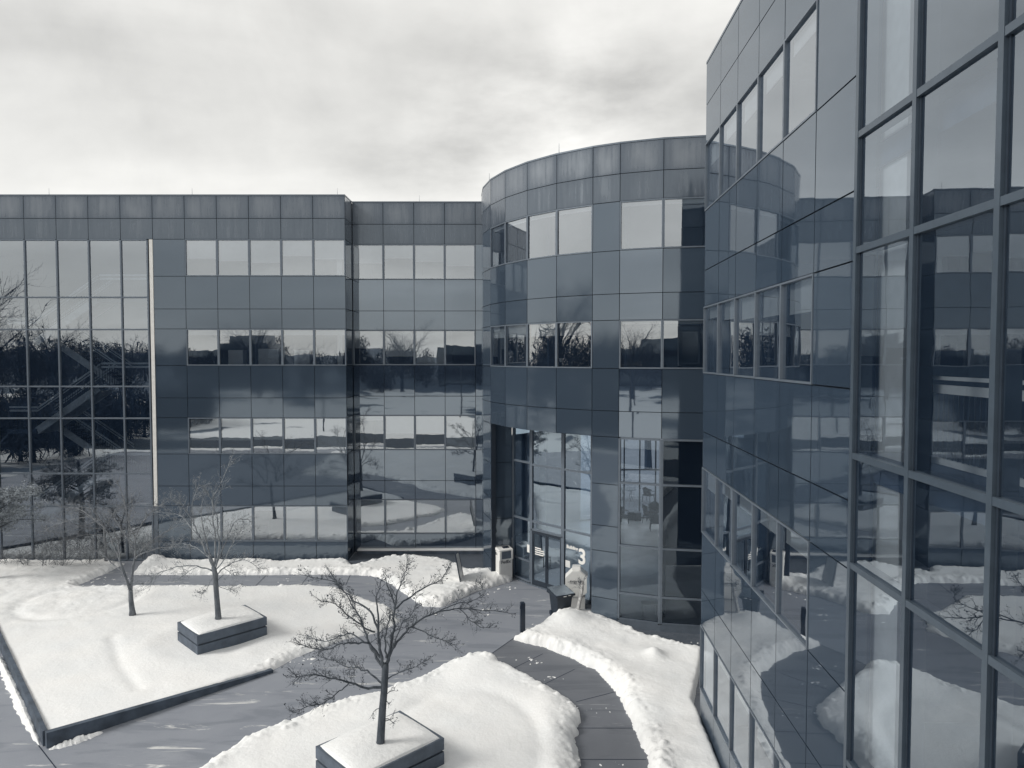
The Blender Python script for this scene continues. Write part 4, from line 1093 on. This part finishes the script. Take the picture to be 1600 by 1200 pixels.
# second drop box, eight-sided front
c = at(900, 948)
root = thing('drop_box', 'pale eight-sided courier drop box with grey top, behind the wheeled bin', 'drop box', (0, 0, 0))
def front_prism(mb, pts, y0, y1):
    n = len(pts); mb.poly([(x, y0, z) for x, z in pts]); mb.poly([(x, y1, z) for x, z in reversed(pts)])
    for i in range(n):
        (x0, z0), (x1, z1) = pts[i], pts[(i+1) % n]; mb.quad((x0, y0, z0), (x0, y1, z0), (x1, y1, z1), (x1, y0, z1))
OC = [(-.22, .50), (.22, .50), (.42, .66), (.42, 1.28), (.14, 1.50), (-.14, 1.50), (-.42, 1.22), (-.42, .78)]
q = MB(); front_prism(q, OC, -.28, .28); q.build('body', M['box_white'], root, bevel=.012)
q = MB(); q.hexa([(.16, -.285, 1.50), (.44, -.285, 1.28), (.44, .30, 1.28), (.16, .30, 1.50), (.17, -.285, 1.53), (.46, -.285, 1.30), (.46, .30, 1.30), (.17, .30, 1.53)]); q.hexa([(-.16, -.10, 1.505), (.165, -.10, 1.505), (.165, .30, 1.505), (-.16, .30, 1.505), (-.14, .0, 1.60), (.165, .0, 1.60), (.165, .30, 1.60), (-.14, .30, 1.60)]); q.build('top', M['box_grey'], root)
q = MB(); q.box((.03, .0, .25), (.33, .25, .25)); q.build('pedestal', M['box_grey'], root, bevel=.01)
ff = Facade((-.42, -.288), (1, 0), (0, -1)); text('express', .16, ff, .18, 1.06, 0, 'ink', root, .002)
q = MB(); q.box((-.26, -.286, 1.07), (.07, .003, .005)); q.box((.05, -.286, 1.01), (.3, .003, .005)); q.build('printed_line', M['ink'], root)
root.location = (c.x, c.y, .0); root.rotation_euler = (0, 0, R(-6))
# wheeled bin
c = at(876, 963)
root = thing('wheeled_bin', 'black lidded wheeled bin standing in front of the entrance', 'bin', (0, 0, 0))
q = MB(); q.hexa([(-.25, -.27, .04), (.25, -.27, .04), (.25, .27, .04), (-.25, .27, .04), (-.33, -.34, .88), (.33, -.34, .88), (.33, .34, .88), (-.33, .34, .88)]); q.box((0, -.345, .85), (.35, .02, .03)); q.build('body', M['bin_plastic'], root, bevel=.02)
q = MB(); q.hexa([(-.41, -.42, .87), (.41, -.42, .87), (.41, .40, .87), (-.41, .40, .87), (-.41, -.42, .96), (.41, -.42, .96), (.39, .40, 1.07), (-.39, .40, 1.07)]); q.build('lid', M['bin_plastic'], root, bevel=.02)
for s_ in (-1, 1):
    q = MB(); q.tube([(s_*.27-.03, .27, .1), (s_*.27+.03, .27, .1)], [.1, .1], 14); q.build('wheel', M['ink'], root)
q = MB(); q.bar((-.1, -.43, .90), (.02, -.43, .90), .012, .025); q.bar((.1, -.43, .915), (.2, -.43, .915), .012, .02); q.build('lid_mark', M['box_white'], root)
root.location = (c.x, c.y, 0); root.rotation_euler = (0, 0, R(24))
# bollard
c = at(816.5, 988)
root = thing('bollard', 'square dark bollard at the tip of the snow bank before the entrance', 'bollard', (0, 0, 0))
q = MB(); q.box((0, 0, .53), (.085, .085, .53)); q.build('post', M['bollard_paint'], root, bevel=.012)
q = MB(); q.hexa([(-.09, -.09, 1.06), (.09, -.09, 1.06), (.09, .09, 1.06), (-.09, .09, 1.06), (-.05, -.05, 1.11), (.05, -.05, 1.11), (.05, .05, 1.11), (-.05, .05, 1.11)]); q.build('cap', M['bollard_paint'], root, bevel=.01)
q = MB(); q.box((-.09, -.03, .93), (.012, .03, .06)); q.build('side_plate', M['ink'], root)
root.location = (c.x, c.y, 0); root.rotation_euler = (0, 0, R(12))
# thin board sign in the snow
a, b_ = at(721.5, 921, 0), at(725, 908, 0)
root = thing('sign_board', 'thin dark-framed board sign standing edge-on in the snow', 'sign', (a.x, a.y, 0))
ln = Vector((-.16, .0, 1.0))
P = [a+ln*.05, b_+ln*.05, b_+ln*1.28+Vector((-.06, .1, 0)), a+ln*1.50+Vector((-.04, .1, 0))]
q = MB()
for i in range(4): q.bar(P[i], P[(i+1) % 4], .05)
q.bar(P[0]-ln*.15, P[0], .05); q.bar(P[1]-ln*.15, P[1], .05); q.build('frame', M['ink'], root)
q = MB(); e1, e2 = (P[1]-P[0]), (P[3]-P[0]); nn_ = e1.cross(e2).normalized()*.012
q.hexa([P[0]-nn_, P[1]-nn_, P[1]+nn_, P[0]+nn_, P[3]-nn_, P[2]-nn_, P[2]+nn_, P[3]+nn_]); q.build('panel', M['box_grey'], root)
# young tree wrapped in burlap beside the courier box
c = at(902, 958, .25); rrS = random.Random(3)
root = thing('wrapped_sapling', 'leaning sapling wrapped in pale cloth in front of the courier drop box', 'tree', (c.x, c.y, 0))
P = [Vector(p) for p in ((c.x-.03, c.y-.1, 0), (c.x, c.y-.1, .3), (c.x+.09, c.y-.08, .75), (c.x+.17, c.y-.05, 1.15), (c.x+.20, c.y-.05, 1.5))]
q = MB(); q.tube(P, [.095, .085, .07, .065, .04], 7); q.build('trunk', M['wood_wrap'], root)
q = MB()
for i in range(14): twigs(q, P[3].lerp(P[4], rrS.random()), Vector((rrS.gauss(0, 1), rrS.gauss(0, .6), .8)), .3, .008, 1, rrS)
q.build('crown', M['bark_mid'], root)

# ------------------------------------------------------------------ seen through the glass
def armchair_mesh(root):
    q = MB(); q.box((0, 0, .42), (.27, .25, .04)); q.build('seat', M['wicker'], root, bevel=.02)
    q = MB(); N_ = 9
    for i in range(N_):
        a = -1.1+2.2*i/(N_-1); x, y = .30*math.sin(a), .28*math.cos(a); q.tube([(x*.85, y*.85, .42), (x, y, .66), (x*1.1, y*1.12+.06, .95-.14*abs(a))], [.014]*3, 5)
    q.tube([(.33*math.sin(-1.25+2.5*i/10), .31*math.cos(-1.25+2.5*i/10)+.06*(1-abs(-1.25+.25*i)/1.25), .94-.17*abs(-1.25+.25*i)) for i in range(11)], [.022]*11, 6)
    for z in (.55, .68, .8): q.tube([(.31*math.sin(-1.1+.22*i), .30*math.cos(-1.1+.22*i), z) for i in range(11)], [.01]*11, 4)
    for i in range(10):
        a0, a1 = -1.0+.2*i, -.8+.2*i; e0, e1 = .93-.14*abs(a0), .93-.14*abs(a1)
        q.quad((.29*math.sin(a0), .27*math.cos(a0), .46), (.29*math.sin(a1), .27*math.cos(a1), .46), (.33*math.sin(a1), .31*math.cos(a1)+.05, e1), (.33*math.sin(a0), .31*math.cos(a0)+.05, e0))
    q.build('backrest', M['wicker'], root)
    for s_ in (-1, 1):
        q = MB(); q.tube([(s_*.31, .1, .66), (s_*.33, -.15, .66), (s_*.31, -.28, .60), (s_*.27, -.25, .44)], [.02]*4, 6); q.build('armrest', M['wicker'], root)
    for x in (-.24, .24):
        for y in (-.22, .22):
            q = MB(); q.tube([(x, y, .42), (x*1.12, y*1.15, 0)], [.022, .018], 6); q.build('leg', M['wicker'], root)
def atf(px, py): p = at(px, py, .015); return p
pos = [((1013, 784), 2.4, 'dark wicker armchair alone in the lobby, right of the round table'), ((971, 818), .6, 'dark wicker armchair at the left jamb of the lobby glass'), ((1021, 812), -.4, 'dark wicker armchair at the back of the lobby group of three'),
       ((1014, 817), 1.0, 'dark wicker armchair at the left of the lobby group of three'), ((1024, 829), 3.0, 'dark wicker armchair in front of the lobby group of three')]
ch0 = thing('armchair', pos[0][2], 'armchair', (0, 0, 0), 'wicker armchairs in the lobby'); armchair_mesh(ch0)
for i, (pp, rz, lb) in enumerate(pos):
    o_ = ch0 if i == 0 else dup(ch0, (0, 0, 0), 0, lb)
    p_ = atf(*pp); o_.location = (p_.x, p_.y, .02); o_.rotation_euler = (0, 0, rz); o_.scale = (1.12,)*3
p_ = atf(980, 781); root = thing('round_table', 'round glass-topped table deep inside the lobby', 'table', (p_.x, p_.y, .02))
q = MB(); q.lathe([(.001, .72), (.62, .72), (.62, .75), (.001, .75)], 28, (p_.x, p_.y, .02)); q.build('tabletop', M['slot_grey'], root)
for a in range(4):
    q = MB(); q.tube([(p_.x+.4*math.cos(a*1.57+.4), p_.y+.4*math.sin(a*1.57+.4), .74), (p_.x+.3*math.cos(a*1.57+.4), p_.y+.3*math.sin(a*1.57+.4), .35), (p_.x+.42*math.cos(a*1.57+.4), p_.y+.42*math.sin(a*1.57+.4), .02)], [.018]*3, 5); q.build('leg', M['wicker'], root)
for (px, py), lb in (((986, 812), 'left of two dark cube side tables in the lobby'), ((996, 813), 'right of two dark cube side tables in the lobby')):
    p_ = atf(px, py); root = thing('side_table', lb, 'side table', (p_.x, p_.y, .02), 'cube side tables in the lobby')
    q = MB(); q.box((p_.x, p_.y, .50), (.21, .21, .02)); q.build('tabletop', M['slot_grey'], root)
    q = MB(); q.box((p_.x, p_.y, .25), (.19, .19, .225)); q.build('base', M['wicker'], root)
p_ = atf(1018, 962); p_.y = 26.6; p_.x = (1018-800)/F*26.6
root = thing('bench', 'small white bench just inside the lobby glass', 'bench', (p_.x, p_.y, .02))
q = MB(); q.box((p_.x, p_.y, .52), (.3, .2, .03)); q.build('seat', M['white_trim'], root)
for sx in (-1, 1):
    for sy in (-1, 1): q = MB(); q.bar((p_.x+sx*.26, p_.y+sy*.16, .02), (p_.x+sx*.26, p_.y+sy*.16, .49), .035); q.build('leg', M['box_grey'], root)
# window-sill plants behind the second-floor tower windows
def plant(px, py, lb, h_=.5, Y=None, seed=0, sc=1):
    rr = random.Random(seed); p = atY(px, py, Y); root = thing('potted_plant', lb, 'plant', tuple(p), 'plants on the office window sills')
    q = MB(); q.lathe([(.06, 0), (.09, .16), (.08, .16), (.001, .14)], 12, tuple(p)); q.build('pot', M['box_grey'], root)
    q = MB()
    for i in range(26):
        a = rr.random()*6.28; r_ = rr.uniform(.12, .32)*sc; z1 = rr.uniform(.2, h_)
        e = p+Vector((math.cos(a)*r_, math.sin(a)*r_*.5, .14+z1)); s0 = p+Vector((0, 0, .15)); q.tube([s0, s0.lerp(e, .5)+Vector((0, 0, .08)), e], [.006, .005, .003], 4)
        d1 = (e-s0).normalized(); d2 = Vector((-math.sin(a), math.cos(a), .3)); q.quad(e-d1*.07, e+d2*.03, e+d1*.09, e-d2*.03)
    q.build('leaves', M['leaf_dark'], root)
plant(829, 566, 'leafy plant on the sill behind the second window of the curved tower', .55, 28.9, 1)
plant(864, 566, 'leafy plant on the sill behind the third window of the curved tower', .6, 28.2, 2)
plant(877, 566, 'leafy plant on the sill behind the fourth window of the curved tower', .6, 27.9, 3)
plant(570, 563, 'small plant with trailing leaves behind the far left recess window', .55, 35.9, 4)
for i, (x0, x1, y0, lb) in enumerate(((357, 380, 547, 'low filing cabinet in the second wide window of the ribbon above the middle'), (404, 436, 545, 'grey filing cabinet in the middle of the ribbon windows'), (460, 484, 547, 'narrow filing cabinet in the fourth ribbon window'))):
    a_, b_2 = atY(x0, y0, 34.8), atY(x1, y0, 34.8); root = thing('filing_cabinet', lb, 'cabinet', ((a_.x+b_2.x)/2, 34.9, 8.5), 'filing cabinets behind the ribbon windows')
    q = MB(); q.box(((a_.x+b_2.x)/2, 35.0, (8.5+a_.z)/2), ((b_2.x-a_.x)/2, .25, (a_.z-8.5)/2)); q.build('body', M['box_grey'], root, bevel=.01)
    q = MB(); 
    for k_ in range(3): q.box(((a_.x+b_2.x)/2, 34.745, 8.7+.36*k_), (.08, .006, .012))
    q.build('handle', M['ink'], root)

# ------------------------------------------------------------------ beyond the camera (seen in reflections)
rrF = random.Random(9)
simple('bark_far', (.014, .030, .058), .9)
src = thing('bare_tree', 'tall bare woodland tree standing beyond the courtyard', 'tree', (0, 0, 0), 'tall bare trees beyond the courtyard')
tb = MB(); tb.tube([(0, 0, 0), (.1, 0, 4), (0, .1, 8)], [.35, .25, .16], 7); tb.build('trunk', M['bark_far'], src)
cb = MB()
for k_ in range(26):
    a = rrF.random()*6.28; z = rrF.uniform(3.5, 8); L = rrF.uniform(3.5, 6.5)
    e = Vector((math.cos(a)*L*.7, math.sin(a)*L*.7, z+L*.9)); s0 = Vector((0, 0, z))
    limb(cb, [s0, s0.lerp(e, .5)+Vector((0, 0, .4)), e], .09, .02, rrF, 12, 2.2, 1, None, n=4)
cb.build('crown', M['bark_far'], src)
spots = [(-57, -6), (-66, 0), (-70, -14), (-60, -44), (-38, -62), (26, -58), (34, -62), (-22, -72), (46, -66), (-66, 8), (-70, -40), (-46, -60), (12, 62), (17, 70), (6, 74)]
for i, (x, y) in enumerate(spots):
    o_ = src if i == 0 else dup(src, (0, 0, 0), 0)
    o_.location = (x, y, 0); o_.rotation_euler = (0, 0, i*1.3); s_ = rrF.uniform(.9, 1.35)*(1.45 if x < -43 and y > -20 else 1); o_.scale = (s_,)*3
# far tree belt
Vs = []; 
for i in range(420):
    x = rrF.uniform(-210, 210); y = -rrF.uniform(75, 150); rx = rrF.uniform(2, 5); rz_ = rrF.uniform(2.5, 5.5); zc = rrF.uniform(2.5, 6.5)+3*vnoise(np.array(x*.03), np.array(0.), 3)+max(0, -y-75)*.05
    if i % 7 == 1: x = -rrF.uniform(43, 66); y = rrF.uniform(-34, 6); zc = rrF.uniform(1.2, 3.6); rx = rrF.uniform(1.5, 3.2); rz_ = zc
    elif i % 3 == 0: x = -rrF.uniform(62, 130); y = rrF.uniform(-60, 75)
    elif -20 < x < 12 and y > -95: continue
    n_ = 620; a_ = rng.normal(size=(n_, 3)); a_ /= np.linalg.norm(a_, axis=1)[:, None]; a_ *= (rng.random(n_)**.4)[:, None]
    c_ = np.array([x, y, zc])+a_*np.array([rx, rx, rz_])
    d1 = rng.normal(size=(n_, 3))*.42*np.array([1, 1, 1.5]); d2 = rng.normal(size=(n_, 3))*.045
    Vs.append(np.stack([c_-d1, c_-d2, c_+d1, c_+d2], 1).reshape(-1, 3))
    Vs.append(np.array([[x-.25, y, 0], [x+.25, y, 0], [x+.1, y, zc], [x-.1, y, zc]]))
Vs = np.concatenate(Vs); tb = MB(); tb.v = [tuple(p) for p in Vs.tolist()]; nq = len(Vs)//4
tb.f = [(4*i, 4*i+1, 4*i+2, 4*i+3) for i in range(nq)]; tb.uv = [((0, 0),)*4]*nq; tb.m = [0]*nq
tag(tb.build('far_woods', M['bark_far']), 'distant belt of bare woodland seen only mirrored in the glass', 'woods', None, 'stuff')
for x, y, w_, h_, lb in ((-6, -112, 26, 13, 'low flat-roofed office block far beyond the courtyard, straight behind'), (38, -104, 18, 15, 'taller stepped office block far beyond the courtyard, to the right'), (-64, -98, 20, 12, 'flat-roofed block among the far trees on the left')):
    ob = thing('distant_building', lb, 'building', (x, y, 0)); q = MB(); q.box((x, y, h_/2), (w_/2, 7, h_/2)); q.box((x+w_*.2, y, h_+1), (w_*.2, 4, 1.0)); q.build('wall', M['granite'], ob)
    q = MB()
    for zr in range(1, int(h_/3.8)+1): q.box((x, y+7.02, zr*3.8-1.6), (w_/2-.5, .05, .8))
    q.build('window_band', M['interior_dark'], ob)
# lamp posts of the car park
lp = thing('lamp_post', 'tall twin-headed car park lamp post, seen mirrored in the glass', 'lamp post', (0, 0, 0), 'car park lamp posts beyond the courtyard')
q = MB(); q.tube([(0, 0, 0), (0, 0, 9)], [.12, .08], 8); q.build('pole', M['frame_dark'], lp)
q = MB(); q.bar((-1.1, 0, 9), (1.1, 0, 9), .1); q.build('arm', M['frame_dark'], lp)
for s_ in (-1, 1): q = MB(); q.box((s_*1.1, 0, 9), (.35, .22, .09)); q.build('lamp_head', M['frame_dark'], lp)
for i, (x, y) in enumerate(((-24, -22), (-8, -38), (-40, -50), (16, -30))):
    o_ = lp if i == 0 else dup(lp, (0, 0, 0)); o_.location = (x, y, 0)
